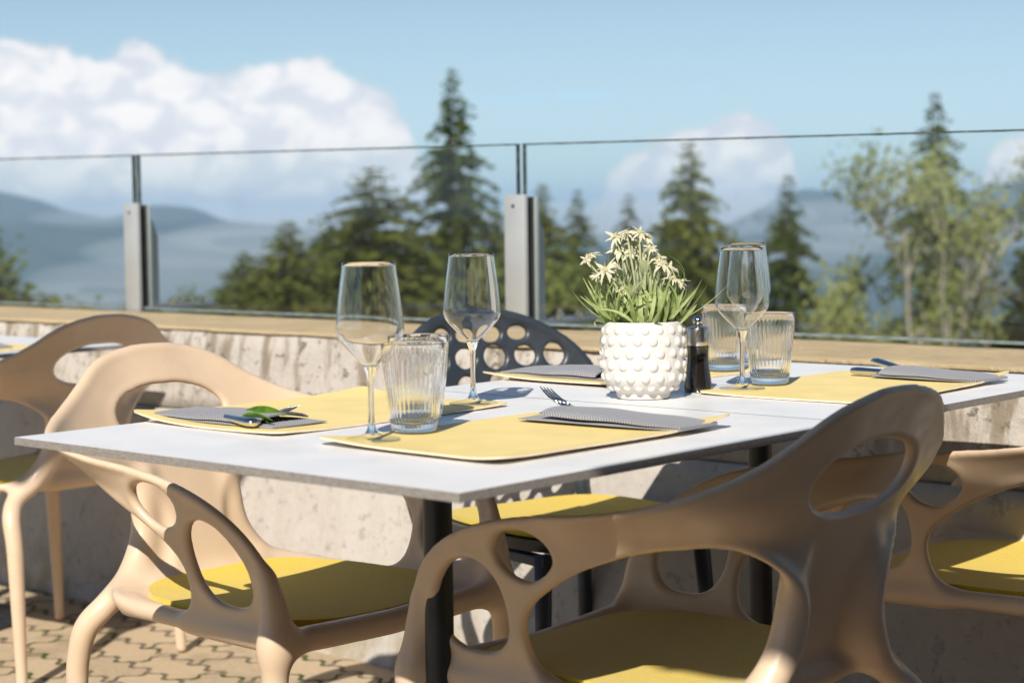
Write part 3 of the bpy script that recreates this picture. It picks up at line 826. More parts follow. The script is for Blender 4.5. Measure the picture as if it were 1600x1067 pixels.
# flower pot, plant, mill ---------------------------------------------
px, py = .382, .868
pot = empty('flower_pot', (px, py, Z0))
def sm2(p, n=4):
    d = dense([(a, b, 0, 0) for a, b in p], n); return [(q[0], q[1]) for q in d]
pprof = sm2([(.0005, .0025), (.034, .0025), (.0395, .0005), (.0412, .004), (.0425, .010), (.0520, .0175), (.0600, .028), (.0630, .042), (.0637, .065), (.0632, .09), (.0612, .108), (.0590, .1165)])
pprof += [(.0575, .1185), (.0555, .1180), (.0548, .112), (.0545, .095)]
mb = MB(); mb.lathe(pprof, 96)
def prad(z):
    for (a, b), (c, d) in zip(pprof[8:], pprof[9:]):
        if b <= z <= d: return a + (c - a) * (z - b) / max(1e-6, d - b)
    return .06
ico = bmesh.new(); bmesh.ops.create_icosphere(ico, subdivisions=2, radius=1); ico.verts.index_update()
iv = [v.co.copy() for v in ico.verts]; if_ = [[v.index for v in f.verts] for f in ico.faces]; ico.free()
for k, (z, br) in enumerate([(.0195, .0078), (.0345, .0092), (.0525, .0098), (.0710, .0098), (.0890, .0096), (.1050, .0086)]):
    nb = 17
    for q in range(nb):
        w = 2 * PI * (q + .5 * (k % 2)) / nb + .06
        rr = prad(z) - .0044; rad = br * .94 * rng.uniform(.94, 1.05)
        up = .3 if k else -.25
        c = Vector((rr * math.cos(w), rr * math.sin(w), z + rng.uniform(-.0008, .0008)))
        mb.add([c + v * rad for v in iv], if_)
mb.build('pot_body', M['ceramic'], pot)
MB().lathe([(.0004, .1085), (.03, .110), (.0552, .107)], 32).build('soil', M['soil'], pot)
tag(pot, 'white bobbled ceramic pot planted with edelweiss in the middle of the table', 'flower pot')
plant = empty('edelweiss_plant', (px, py, Z0 + .108))
Rc = Vector((.7504, .6610, 0)); Fc = Vector((-.661, .7504, 0))      # to the right / away in plan, for laying out the bouquet
mb = MB()
for i in range(175):
    w = rng.uniform(0, 2 * PI); rr = .050 * math.sqrt(rng.random())
    p = Vector((rr * math.cos(w), rr * math.sin(w), 0)); out = rr / .05
    lean = rng.uniform(.05, .50) + 1.0 * out * rng.random()
    d = Vector((math.cos(w + rng.uniform(-.6, .6)) * lean, math.sin(w + rng.uniform(-.6, .6)) * lean, 1))
    L = rng.uniform(.045, .092)
    leaf(mb, p, d, (math.cos(w + rng.uniform(-1, 1)), math.sin(w + rng.uniform(-1, 1)), .01), L, rng.uniform(.0046, .0080), rng.uniform(-.3, 1.7) * (.5 + out), .35, 7, rng.uniform(-.8, .8))
# long drooping ones seen against the pot and background (right, away, up, length, bend)
for (a, b, e, L, bend, W) in [(-.9, -.2, .25, .075, 1.7, .006), (-.8, -.3, .35, .085, 2.2, .006), (-1, 0, .45, .075, .5, .009), (-.6, -.5, .3, .06, 1.9, .005), (.95, .1, .30, .115, .55, .0045), (.9, -.2, .32, .09, .45, .0045),
                              (.3, -.95, .35, .07, 2.4, .0065), (.5, -.8, .35, .065, 2.2, .0055), (.1, -1, .4, .06, 2.3, .005), (.75, -.6, .4, .07, 2.1, .006)]:
    d0 = Rc * a + Fc * b
    leaf(mb, d0 * .046 + Vector((0, 0, .006)), d0 + Vector((0, 0, e)), d0, L * 1.1, W * 1.3, bend, .3, 9, rng.uniform(-.3, .3))
for (sr, su, dr, L) in [(-.055, .045, -1.2, .045), (-.050, .062, -.9, .035), (.058, .060, .5, .04), (.062, .070, .2, .05), (.050, .052, .9, .035), (-.048, .030, -1.5, .03), (.055, .04, 1.3, .03)]:
    leaf(mb, Rc * sr + Vector((0, 0, su)) + Fc * rng.uniform(-.02, .02), Rc * dr + Vector((0, 0, .6)), (Rc * dr), L, .006, 1.5, .3, 7)
mb.build('foliage', M['edel_leaf'], plant)
# flower heads from the photo: (px right of pot axis, px above rim) at 1016 px/m
heads = [(-40, 141, .85), (-24, 146, .7), (-5, 147, .8), (6, 139, .7), (-12, 130, .85), (-34, 121, .95), (-18, 116, .8), (2, 112, .85), (10, 122, .7), (-79, 112, .75), (-86, 106, .6), (-58, 90, .95), (-68, 82, .7), (-46, 96, .7), (31, 99, .95), (42, 90, .8), (24, 108, .7), (46, 76, .75), (56, 70, .7), (-9, 50, .6), (-28, 60, .6)]
smb = MB()
for k, (dx, dy, s_) in enumerate(heads):
    c = Rc * (dx / 1016) + Vector((0, 0, dy / 1016)) + Fc * rng.uniform(-.022, .022)
    tilt = Vector((0, 0, 1)) + Rc * (dx / 160) - Fc * .55 + Vector((rng.uniform(-.2, .2), rng.uniform(-.2, .2), 0)); tilt.normalize()
    ax = tilt.orthogonal().normalized(); ay = tilt.cross(ax)
    fm = MB()
    for ring, nn, L, W in ((0, 8, .0165, .0042), (1, 7, .0125, .0038), (2, 5, .0085, .0034)):
        for q in range(nn):
            w = 2 * PI * (q + .5 * ring) / nn + rng.uniform(-.25, .25)
            d = ax * math.cos(w) + ay * math.sin(w) + tilt * rng.uniform(-.05, .45)
            leaf(fm, c + tilt * .001 * ring, d, tilt, 1.5 * L * s_ * rng.uniform(.7, 1.25), 1.4 * W * s_ * rng.uniform(.8, 1.2), rng.uniform(.2, 1.3), .25, 6, rng.uniform(-.4, .4))
    fl = fm.build('flower', M['petal'], plant)
    cm = MB()
    for q in range(8):
        w = 2 * PI * q / 7; rr = .0036 * s_ if q < 7 else 0
        cc = c + ax * (rr * math.cos(w)) + ay * (rr * math.sin(w)) + tilt * (.0025 if q < 7 else .0035)
        cm.add([cc + v * .0021 * s_ for v in iv], if_)
    cm.build('flower_centre', M['floret'], fl)
    root = Rc * (dx / 1016 * .25) + Fc * rng.uniform(-.02, .02)
    mid = (root + c) / 2 + Rc * (-dx / 1016 * .08) + Vector((0, 0, .006))
    smb.tube([root, mid, c - tilt * .002], [.0022, .0019, .0015], 8)
    for q in range(5):
        t = rng.uniform(.25, .85); pp = root.lerp(c, t)
        w = rng.uniform(0, 2 * PI)
        leaf(smb, pp, (math.cos(w), math.sin(w), 1.0), (math.cos(w), math.sin(w), 0), rng.uniform(.02, .04), .0052, .8, .3, 6)
smb.build('stem', M['stem'], plant)
tag(plant, 'white woolly edelweiss in flower with a tuft of narrow green leaves', 'plant')

mill = empty('pepper_mill', (.395, .994, Z0))
MB().lathe(sm2([(.0004, .0004), (.0205, .0004), (.0218, .003), (.0216, .010), (.0200, .024), (.0178, .042), (.0168, .058), (.0172, .068), (.0172, .0725), (.0004, .0725)], 4), 56).build('body', M['mill'], mill, auto=50)
MB().lathe([(.0004, .0728), (.0170, .0728), (.0176, .0736), (.0178, .0800), (.0178, .0970), (.0168, .1010), (.0130, .1028), (.0060, .1034), (.0045, .1050), (.0004, .105)], 56).build('collar', M['brushed'], mill, auto=40)
mb = MB(); mb.add([Vector((0, 0, .1118)) + v * .0088 for v in iv], if_); k = mb.build('knob', M['steel'], mill); k.modifiers.new('s', 'SUBSURF').levels = 1; k.modifiers['s'].render_levels = 2
tag(mill, 'black pepper mill with a steel collar and ball knob, right of the flower pot', 'pepper mill')
mb = MB(); mb.add([Vector((v.x * .0032, v.y * .0022, .0016 + v.z * .0015)) for v in iv], if_); mb.add([Vector((.004 + v.x * .0018, .001 + v.y * .0016, .0014 + v.z * .0013)) for v in iv], if_)
o = mb.build('crumb', plain('brown_crust', (.16, .085, .02), .8, .4, 900)); o.location = (.192, .857, Z0); o.rotation_euler = (0, 0, .8)
tag(o, 'tiny brown crumb alone on the white tabletop, left of the flower pot', 'crumb')

# ------------------------------------------------------------------ terrace, wall, railing
from mathutils import noise as mn
def structure(o): o['kind'] = 'structure'; return o
V = [(-14, -10, 0), (9, -10, 0), (9, 1.80, 0), (-14, 1.80, 0)]
structure(mesh_obj('terrace', V, [(0, 1, 2, 3)], M['paver'], smooth=False))
wall = empty('retaining_wall', (0, 0, 0))
def lift(name, z0, z1, y0, y1, mat, x0=-9.0, x1=5.5, st=.05, amp=.006, top_amp=.0, seed=0.0, slope=0.0):
    nx = int((x1 - x0) / st); zs = np.linspace(z0, z1, max(3, int((z1 - z0) / .03)))
    ys = np.linspace(y0, y1, max(3, int((y1 - y0) / .05)))
    V = []; F = []
    ring = [(y0, z) for z in zs] + [(y, z1) for y in ys[1:]] + [(y1, z0)]
    for i in range(nx + 1):
        x = x0 + (x1 - x0) * i / nx
        for k, (y, z) in enumerate(ring):
            p = Vector((x * 5, y * 5 + seed, z * 5))
            n = mn.fractal(p, 1.0, 2.0, 5); n2 = mn.fractal(p * 4.3, .9, 2.0, 4)
            dy = (n * .6 + n2 * .5) * amp if y <= y0 + 1e-6 else 0
            dz = (n * .6 + n2 * .5) * top_amp if z >= z1 - 1e-6 else ((n2) * top_amp * .5 if k == 0 and top_amp else 0)
            V.append((x, y + dy - (.19 * (.74 - z) if y <= y0 + 1e-6 else 0), z + dz))
    m = len(ring)
    for i in range(nx):
        for k in range(m):
            F.append((i * m + k, (i + 1) * m + k, (i + 1) * m + (k + 1) % m, i * m + (k + 1) % m))
    F.append(tuple(range(m))); F.append(tuple(nx * m + k for k in range(m))[::-1])
    return mesh_obj(name, V, F, mat, wall)
lift('wall_body', -.3, .537, 1.715, 2.165, M['concrete'], amp=.0012, seed=3)
lift('upper_lift', .543, .746, 1.727, 2.165, M['concrete'], amp=.0045, seed=9)
lift('core', .50, .60, 1.745, 2.16, M['concrete'], amp=.0, seed=1)
lift('capping', .7490, .757, 1.722, 2.172, M['capping'], amp=.007, top_amp=.003, seed=5)
tag(wall, 'weathered concrete retaining wall with a crumbling sandy capping at the terrace edge', 'wall')

def gz(x): return TZ + .4655 - .0137 * (x + 1.1)       # upper edge of the panes
def pane(x0, x1, label):
    y0, y1 = 2.192, 2.208; z0 = .764
    V = [(x, y, z) for x in (x0, x1) for y in (y0, y1) for z in (z0, gz(x))]
    # 0:x0y0z0 1:x0y0z1 2:x0y1z0 3:x0y1z1 4.. x1
    F = [(0, 4, 5, 1), (2, 3, 7, 6), (1, 5, 7, 3), (0, 2, 6, 4), (0, 1, 3, 2), (4, 6, 7, 5)]
    o = mesh_obj('glass_pane', V, F, [M['pane'], M['pane_edge']], smooth=False, mi=[0, 0, 1, 1, 1, 1])
    mb = MB(); n_ = int((x1 - x0) / .02)
    V = []; F = []
    for i in range(n_ + 1):
        x = x0 + (x1 - x0) * i / n_; t_ = .0028 + .0022 * max(0, mn.noise(Vector((x * 22, 1, 0)))) + .001 * mn.noise(Vector((x * 90, 3, 0)))
        for y in (y0 - .0008, y1 + .0008): V += [(x, y, gz(x) - t_), (x, y, gz(x) + .0006)]
    for i in range(n_):
        a = i * 4; c = a + 4
        F += [(a, c, c + 1, a + 1), (a + 3, c + 3, c + 2, a + 2), (a + 1, c + 1, c + 3, a + 3), (a, a + 2, c + 2, c)]
    mb.add(V, F); mb.build('wet_edge', M['pane_edge'], o, smooth=False)
    mb = MB(); mb.box(((x0 + x1) / 2, 2.2, .7655), (x1 - x0, .019, .006)); mb.build('bottom_profile', M['seal'], o, smooth=False)
    return tag(o, label, 'glass pane', 'clear panes of the railing')
pane(-7.5, -2.652, 'frameless railing glass at the far left, left of the left-hand post')
pane(-2.628, -1.030, 'frameless railing glass between the two grey posts')
pane(-1.008, 3.2, 'frameless railing glass right of the post behind the table, in front of the birch')
def railing_post(xc, label):
    r = empty('railing_post', (xc, 2.2, .757)); w = .070
    mb = MB(); mb.box((0, -.023, .170), (w, .014, .344), bev=.002); mb.build('clamp_plate', M['alu'], r, auto=40)
    mb = MB(); mb.box((.0, -.0121, .168), (w - .014, .0075, .336)); mb.box((0, .0121, .168), (w - .014, .0075, .336)); mb.build('gasket', M['rubber'], r, smooth=False)
    mb = MB(); mb.box((0, .022, .166), (w, .012, .336), bev=.002); mb.build('rear_plate', M['alu'], r, auto=40)
    V = []; 
    for sx in (w / 2 - .004, w / 2 - .014): V += [(sx, .0285, .002), (sx, .054, .002), (sx, .054, .235), (sx, .0285, .300)]
    F = [(0, 1, 2, 3), (7, 6, 5, 4), (0, 4, 5, 1), (1, 5, 6, 2), (2, 6, 7, 3), (3, 7, 4, 0)]
    mesh_obj('gusset', V, F, M['alu_dark'], r, smooth=False)
    V = [(x - (w - .018), y, z) for x, y, z in V]; mesh_obj('gusset', V, F, M['alu_dark'], r, smooth=False)
    mb = MB(); mb.box((.012, .13, .009), (.11, .27, .012), bev=.002); mb.build('base_plate', M['alu_dark'], r, auto=40)
    for bx, by in ((.045, .09), (.045, .17), (.03, .235), (-.025, .18)):
        mb = MB(); mb.lathe([(.0002, .003), (.0115, .003), (.0115, .0125), (.006, .0125), (.006, .024), (.0002, .0255)], 18, c=(bx, by, .013)); mb.build('bolt', M['steel'], r, auto=40)
    mb = MB(); mb.lathe([(.0002, 0), (.0045, 0), (.0045, .0022), (.0002, .0026)], 16); b_ = mb.build('screw', M['column'], r); b_.rotation_euler = (R_(90), 0, 0); b_.location = (-.003, -.0302, .313)
    return tag(r, label, 'railing post', 'grey clamp posts of the glass railing')
railing_post(-2.640, 'grey clamp post of the railing at the left, above the far left chair')
railing_post(-1.020, 'grey clamp post of the railing behind the dark perforated chair')

# ------------------------------------------------------------------ unseen narrow canopy, added above the camera to keep sun off the nearest chair
para = empty('parasol', (2.878, -1.025, 0))
mb = MB(); V = []; S_ = 1.16
for (x, y) in ((-S_, -.40), (S_, -.40), (S_, .40), (-S_, .40)): V += [(x, y, 2.30), (x, y, 2.285)]
V += [(0, 0, 2.75), (0, 0, 2.735)]
F = []
for k in range(4):
    a, b_ = 2 * k, 2 * ((k + 1) % 4); F += [(a, b_, 8), (b_ + 1, a + 1, 9), (a, a + 1, b_ + 1, b_)]
M['cloth'] = plain('grey_parasol_cloth', (.22, .21, .20), .9, .08, 20)
mb.add(V, F); mb.build('canopy', M['cloth'], para, smooth=False)
mb = MB(); mb.tube([(0, 0, .05), (0, 0, 2.72)], .022, 16); mb.build('pole', M['alu'], para)
mb = MB(); mb.lathe([(.0002, .002), (.30, .002), (.30, .05), (.05, .07), (.0002, .07)], 40); mb.build('base', M['column'], para, auto=40)
for k in range(4):
    w_ = PI / 4 + k * PI / 2; mb = MB(); mb.tube([(0, 0, 2.715), (math.copysign(1.13, math.cos(w_)), math.copysign(.40, math.sin(w_)), 2.28)], .009, 8); mb.build('rib', M['alu'], para)
tag(para, 'unseen narrow grey canopy added to shade the nearest chair', 'parasol')
p2 = empty('sunshade', (-.60, -.66, 0))  # unseen, added only to throw shade on the far left chair
mb = MB(); V = []
for (x, y) in ((-.25, -.36), (.25, -.36), (.25, .36), (-.25, .36)): V += [(x, y, 2.30), (x, y, 2.285)]
V += [(0, 0, 2.55), (0, 0, 2.535)]
mb.add(V, F); mb.build('canopy', M['cloth'], p2, smooth=False)
mb = MB(); mb.tube([(-.24, -.35, .05), (-.24, -.35, 2.4), (0, 0, 2.54)], .018, 12); mb.build('pole', M['alu'], p2)
mb = MB(); mb.lathe([(.0002, .002), (.26, .002), (.26, .05), (.05, .07), (.0002, .07)], 40, c=(-.24, -.35, 0)); mb.build('base', M['column'], p2, auto=40)
tag(p2, 'unseen small grey canopy on a pole, added to shade the chair at the far left', 'sunshade')

# ------------------------------------------------------------------ unseen timber inn and boards, added to cut fill light on the chairs
inn = empty('building', (3.7, -4.0, 0))
mb = MB(); mb.box((1.0, 0, 1.7), (2.0, 11.5, 3.4)); mb.build('wall', plain('dark_larch_boards', (.060, .042, .030), .8, .3, 3, .3, 20), inn, smooth=False)
mb = MB(); mb.box((.9, 0, 3.55), (2.8, 12.2, .16), rot=(0, R_(-8), 0)); mb.build('roof', plain('weathered_shingles', (.07, .065, .06), .9, .3, 6, .3, 20), inn, smooth=False)
for yy in (-4, -1.5, 1.0, 3.6):
    mb = MB(); mb.box((-.01, yy, 1.55), (.05, 1.0, 1.1)); wf = mb.build('window', M['column'], inn, smooth=False)
    mb = MB(); mb.box((-.04, yy, 1.55), (.012, .9, 1.0)); mb.build('glass', M['mill'], wf, smooth=False)
tag(inn, 'unseen dark timber inn with small windows, added to dim light on the chairs', 'building')
V = [(1.02, -10, .004), (9, -10, .004), (9, 1.45, .004), (1.02, 1.45, .004)]
structure(mesh_obj('deck', V, [(0, 1, 2, 3)], plain('added_deck_boards', (.28, .205, .145), .85, .3, 5, .2, 30), smooth=False))  # unseen boards, added to limit light bounced up at the nearest chair

# ------------------------------------------------------------------ hillside, mountains
V = [(-500, -600, -.03), (500, -600, -.03), (500, 2.0, -.03), (-500, 2.0, -.03)]
structure(mesh_obj('plateau', V, [(0, 1, 2, 3)], M['meadow'], smooth=False))
def hill_z(x, y):
    d = max(0.0, y - 2.3)
    return -.35 - .22 * d - .0012 * d * d + .35 * mn.noise(Vector((x * .12, y * .12, 2)))
V = []; F = []; nx, ny = 70, 60
xs = np.linspace(-140, 30, nx + 1); ys = 2.34 + 118 * np.linspace(0, 1, ny + 1) ** 1.6
for x in xs:
    for y in ys: V.append((x, y, hill_z(x, y)))
for i in range(nx):
    for j in range(ny): F.append((i * (ny + 1) + j, (i + 1) * (ny + 1) + j, (i + 1) * (ny + 1) + j + 1, i * (ny + 1) + j + 1))
structure(mesh_obj('hillside', V, F, M['meadow']))
RIDGE = [(-90, .9), (-60, .95), (-57, .88), (-56, .66), (-55.2, .33), (-54, .05), (-53.3, .22), (-52.4, .47), (-51.2, .34), (-50.4, -.05), (-49.2, -.24), (-46, -.5), (-40, -.7), (-34.6, -.4), (-33.2, .3), (-32.2, .72), (-31.4, .62),
         (-30.4, .35), (-29, .2), (-27.5, .5), (-26, .85), (-24, .9), (-18, .7), (0, .6)]
ra = np.array([a for a, b in RIDGE]); rb = np.array([b for a, b in RIDGE])
V = []; F = []; na, nr = 220, 70
for i in range(na + 1):
    az = -88 + 84 * i / na
    top = 1.05 + 9000 * math.tan(R_(float(np.interp(az, ra, rb))))
    for j in range(nr + 1):
        r_ = 130 * (12500 / 130) ** (j / nr)
        x, y = r_ * math.sin(R_(az)), r_ * math.cos(R_(az))
        n = mn.fractal(Vector((x / 1400, y / 1400, .3)), .9, 2.1, 6)
        if r_ < 2600: z = -46 - (r_ - 130) * .23 + n * min(70, r_ * .06)
        else:
            z_f = -46 - 2470 * .23
            t = min(1, max(0, (r_ - 3600) / 5400)); t = t * t * (3 - 2 * t)
            z = z_f + (top - z_f) * t + n * (90 * (1 - abs(2 * t - 1)) + 12)
            if r_ > 9000: z -= (r_ - 9000) * .25
        V.append((x, y, z))
for i in range(na):
    for j in range(nr): F.append((i * (nr + 1) + j, i * (nr + 1) + j + 1, (i + 1) * (nr + 1) + j + 1, (i + 1) * (nr + 1) + j))
structure(mesh_obj('mountains', V, F, M['terrain']))

# ------------------------------------------------------------------ trees
CAMP = Vector((2.0598, -1.3408, 1.05))
def spruce_meshes(seed, H=14.0, slope=.33, droop=.35, density=1.0, leafmat='conifer'):
    rg = random.Random(seed); tm = MB(); cm = MB()
    tm.tube([(0, 0, -1), (0, 0, H * .4), (.03, 0, H * .8), (0, 0, H)], [.16, .11, .05, .012], 8)
    z = H * .99
    while z > H * .12:
        below = H - z
        nb = int((5 + min(4, below * .9)) * density)
        w0 = rg.uniform(0, 6.28); Lmax = slope * below ** .94 + .10
        for q in range(nb):
            w = w0 + 6.28 * q / nb + rg.uniform(-.4, .4); L = Lmax * rg.choice((.45, .7, .85, 1.0, 1.1, 1.28)) * rg.uniform(.85, 1.15); zb_ = z; z = z + rg.uniform(-.22, .22) * min(1, below * .4)
            if L > .5: tm.tube([(0, 0, z), (math.cos(w) * L * .9, math.sin(w) * L * .9, z - L * droop * .5)], [.022, .006], 4, cap=False)
            s = .06
            while s < L:
                t = s / L
                zz = z + L * (.16 * t - (droop + .16) * t * t * 1.0) + rg.uniform(-.05, .05)
                c = Vector((math.cos(w) * s, math.sin(w) * s, zz))
                for e in range(5):
                    a = Vector((math.cos(w + rg.uniform(-1.1, 1.1)), math.sin(w + rg.uniform(-1.1, 1.1)), rg.uniform(-.75, .25))).normalized()
                    b = a.cross(Vector((rg.uniform(-1, 1), rg.uniform(-1, 1), rg.uniform(-.2, 1)))).normalized()
                    l_ = rg.uniform(.17, .34) * (1 - .35 * t) * min(1, .45 + below * .25); w_ = l_ * rg.uniform(.16, .30)
                    cm.add([c - b * w_, c + a * l_ * .5 - b * w_ * 1.2, c + a * l_, c + a * l_ * .5 + b * w_ * 1.2], [(0, 1, 2, 3)])
                s += rg.uniform(.10, .17)
            z = zb_
        z -= (.16 + .035 * below) * rg.uniform(.8, 1.2)
    return tm, cm
def broad_meshes(seed, H=8.0, spread=.42, nleaf=9000, sparse=0.0, lsize=.12):
    rg = random.Random(seed); tm = MB(); cm = MB(); tips = []
    def grow(p, d, L, r, lev):
        pts = [p]; dd = d.copy()
        for i in range(4):
            dd = (dd + Vector((rg.uniform(-.16, .16), rg.uniform(-.16, .16), rg.uniform(-.02, .12)))).normalized()
            pts.append(pts[-1] + dd * L / 4)
        tm.tube(pts, [r, r * .9, r * .8, r * .7, r * .55], 6 if lev < 2 else 4, cap=False)
        if lev >= 2: tips.extend(pts[1:])
        if lev < 4:
            for k in range(rg.choice((3, 3, 4)) if lev else 6):
                t = rg.uniform(.35, 1.0); q = pts[min(4, int(t * 4))]
                side = Vector((rg.uniform(-1, 1), rg.uniform(-1, 1), rg.uniform(.0, .9))).normalized()
                grow(q, (dd * .55 + side * (.75 if lev else spread * 2)).normalized(), L * rg.uniform(.5, .72), r * .5, lev + 1)
    grow(Vector((0, 0, -.5)), Vector((0, 0, 1)), H * .55, H * .011, 0)
    for i in range(nleaf):
        c = rg.choice(tips)
        if mn.noise(c * .9 + Vector((seed, 0, 0))) < sparse - .35: continue
        c = c + Vector((rg.gauss(0, .16), rg.gauss(0, .16), rg.gauss(0, .13)))
        a = Vector((rg.uniform(-1, 1), rg.uniform(-1, 1), rg.uniform(-1, .5))).normalized(); b = a.orthogonal().normalized()
        l_ = lsize * rg.uniform(.6, 1.3); w_ = l_ * .32
        cm.add([c, c + a * l_ * .5 - b * w_, c + a * l_, c + a * l_ * .5 + b * w_], [(0, 1, 2, 3)])
    return tm, cm
PROTO = {}
def proto(kind, seed):
    if (kind, seed) in PROTO: return PROTO[(kind, seed)]
    if kind == 'spruce': tm, cm = spruce_meshes(seed); mats = ('bark', 'conifer')
    elif kind == 'larch': tm, cm = spruce_meshes(seed, 12, .50, .22, 1.25); mats = ('bark', 'conifer2')
    elif kind == 'bush': tm, cm = broad_meshes(seed, 6, .55, 16000, -1, .17); mats = ('bark', 'broad')
    else: tm, cm = broad_meshes(seed, 10, .50, 12000, .24, .12); mats = ('palebark', 'birchleaf')
    me = []
    for mb, nm, mt in ((tm, 'trunk', mats[0]), (cm, 'crown', mats[1])):
        m = bpy.data.meshes.new(nm); m.from_pydata(mb.v, [], mb.f); m.materials.append(M[mt]); m.update(); me.append(m)
    zmax = max(v[2] for v in cm.v); PROTO[(kind, seed)] = (me, zmax); return PROTO[(kind, seed)]
def tree(kind, seed, pxx, pyy, dist, name, label, sxy=1.0):
    """tree standing dist metres away whose tip lies in the direction of pixel (pxx, pyy)"""
    az = -41.32 + (pxx - 800) * .01973; el = .01 + (334 - pyy) * .0203 - (pxx - 800) * .00026
    x = CAMP.x + dist * math.sin(R_(az)); y = CAMP.y + dist * math.cos(R_(az)); ztip = CAMP.z + dist * math.tan(R_(el))
    me, zmax = proto(kind, seed); zb = hill_z(x, y); s = (ztip - zb) / zmax
    r = empty(name, (x, y, zb), rng.uniform(0, 6)); r.scale = (s * sxy, s * sxy, s)
    for m in me: link(bpy.data.objects.new(m.name, m), r)
    return tag(r, label, 'tree', 'trees on the slope below the terrace')
for a in [
    ('spruce', 1, 706, 112, 44, 'spruce_tree', 'tallest dark spruce, its tip well above the railing left of the middle post'),
    ('larch', 2, 578, 262, 40, 'larch_tree', 'bushy olive conifer behind the nearest wine glass', 1.75),
    ('larch', 3, 440, 346, 38, 'larch_tree', 'low rounded conifer left of the bushy olive one, halfway to the left-hand post', 1.75),
    ('larch', 2, 372, 392, 40, 'larch_tree', 'lowest conifer at the left end of the tree group, nearest the left-hand post', 1.75),
    ('larch', 3, 505, 352, 46, 'larch_tree', 'conifer filling the gap between the low rounded one and the bushy olive one', 1.75),
    ('bush', 4, 12, 338, 30, 'broadleaf_tree', 'dark leafy tree at the left edge behind the railing', 1.5),
    ('spruce', 5, 775, 318, 47, 'spruce_tree', 'dark spruce just left of the middle railing post'),
    ('larch', 3, 848, 288, 52, 'larch_tree', 'olive conifer right behind the middle railing post', .9),
    ('spruce', 1, 905, 298, 60, 'spruce_tree', 'slim spruce between the middle post and the edelweiss'),
    ('spruce', 5, 986, 304, 50, 'spruce_tree', 'spruce directly behind the edelweiss flowers'),
    ('larch', 2, 925, 392, 44, 'larch_tree', 'low conifer left of the edelweiss leaves'),
    ('larch', 2, 1083, 224, 43, 'spruce_tree', 'broad spruce right of the edelweiss, behind the pepper mill', .88),
    ('larch', 3, 1150, 372, 46, 'larch_tree', 'low conifer behind the right-hand pair of wine glasses'),
    ('spruce', 5, 1238, 276, 42, 'spruce_tree', 'slim dark spruce right of the right-hand wine glasses', 1.12),
    ('spruce', 1, 1466, 154, 48, 'spruce_tree', 'tall grey-green spruce behind the silvery birch at the right'),
    ('birch', 6, 1452, 205, 31, 'birch_tree', 'silvery thin-leaved birch at the right, with pale trunk', .78),
    ('bush', 4, 1575, 335, 36, 'broadleaf_tree', 'olive leafy tree at the right edge behind the railing', .8),
    ('larch', 3, 1335, 452, 36, 'larch_tree', 'low conifer top between the slim dark spruce and the birch'),
    ('bush', 4, 560, 420, 40, 'broadleaf_tree', 'leafy tree low in the group, under the bushy olive conifer'),
    ('bush', 4, 690, 415, 43, 'broadleaf_tree', 'leafy tree low in front of the tallest spruce'),
    ('bush', 4, 790, 400, 42, 'broadleaf_tree', 'leafy tree low behind the middle railing post'),
    ('bush', 4, 880, 380, 45, 'broadleaf_tree', 'leafy tree low between the middle post and the flower pot'),
    ('bush', 4, 1040, 400, 44, 'broadleaf_tree', 'leafy tree low behind the flower pot'),
    ('bush', 4, 330, 440, 40, 'broadleaf_tree', 'lowest leafy tree, nearest the left-hand post'),
    ('larch', 2, 650, 372, 47, 'larch_tree', 'conifer in the gap right of the bushy olive one, left of the tallest spruce'),
]: tree(*a)

# ------------------------------------------------------------------ light, sky, air, camera
sun_travel = Vector((-.60, 1.08, -1.0)).normalized()
sl = bpy.data.lights.new('sun', 'SUN'); sl.energy = 4.2; sl.angle = R_(.53); sl.color = (1.0, .945, .86)
so = bpy.data.objects.new('sun', sl); COL.objects.link(so); so.rotation_euler = sun_travel.to_track_quat('-Z', 'Y').to_euler(); so.location = (0, 0, 30)
w = bpy.data.worlds.new('World'); sc.world = w; w.use_nodes = True
g = NT(w.node_tree); bg = w.node_tree.nodes['Background']; wo = w.node_tree.nodes['World Output']
sky = g.node('ShaderNodeTexSky', sky_type='NISHITA'); sky.sun_disc = False
sky.sun_elevation = math.asin(-sun_travel.z); sky.sun_rotation = math.atan2(-sun_travel.x, -sun_travel.y); sky.altitude = 900; sky.air_density = 1.0; sky.dust_density = .6; sky.ozone_density = 1.6
g.l.new(sky.outputs[0], bg.inputs[0]); bg.inputs[1].default_value = .060
tc = g.node('ShaderNodeTexCoord'); dv = tc.outputs['Generated']
sx = g.node('ShaderNodeSeparateXYZ'); g.l.new(dv, sx.inputs[0])
az = g.math('MULTIPLY', g.math('ARCTAN2', sx.outputs[0], sx.outputs[1]), 57.2958)
el = g.math('MULTIPLY', g.math('ARCSINE', sx.outputs[2]), 57.2958)
U = g.math('ADD', g.math('MULTIPLY', g.math('ADD', az, 41.32), 1 / 31.57), .5)           # 0..1 across the view, cloud banks laid out by azimuth
cbx = g.node('ShaderNodeCombineXYZ'); g.l.new(az, cbx.inputs[0]); g.l.new(g.math('MULTIPLY', el, 1.25), cbx.inputs[1]); cv = cbx.outputs[0]
fc = g.node('ShaderNodeFloatCurve'); cur = fc.mapping.curves[0]
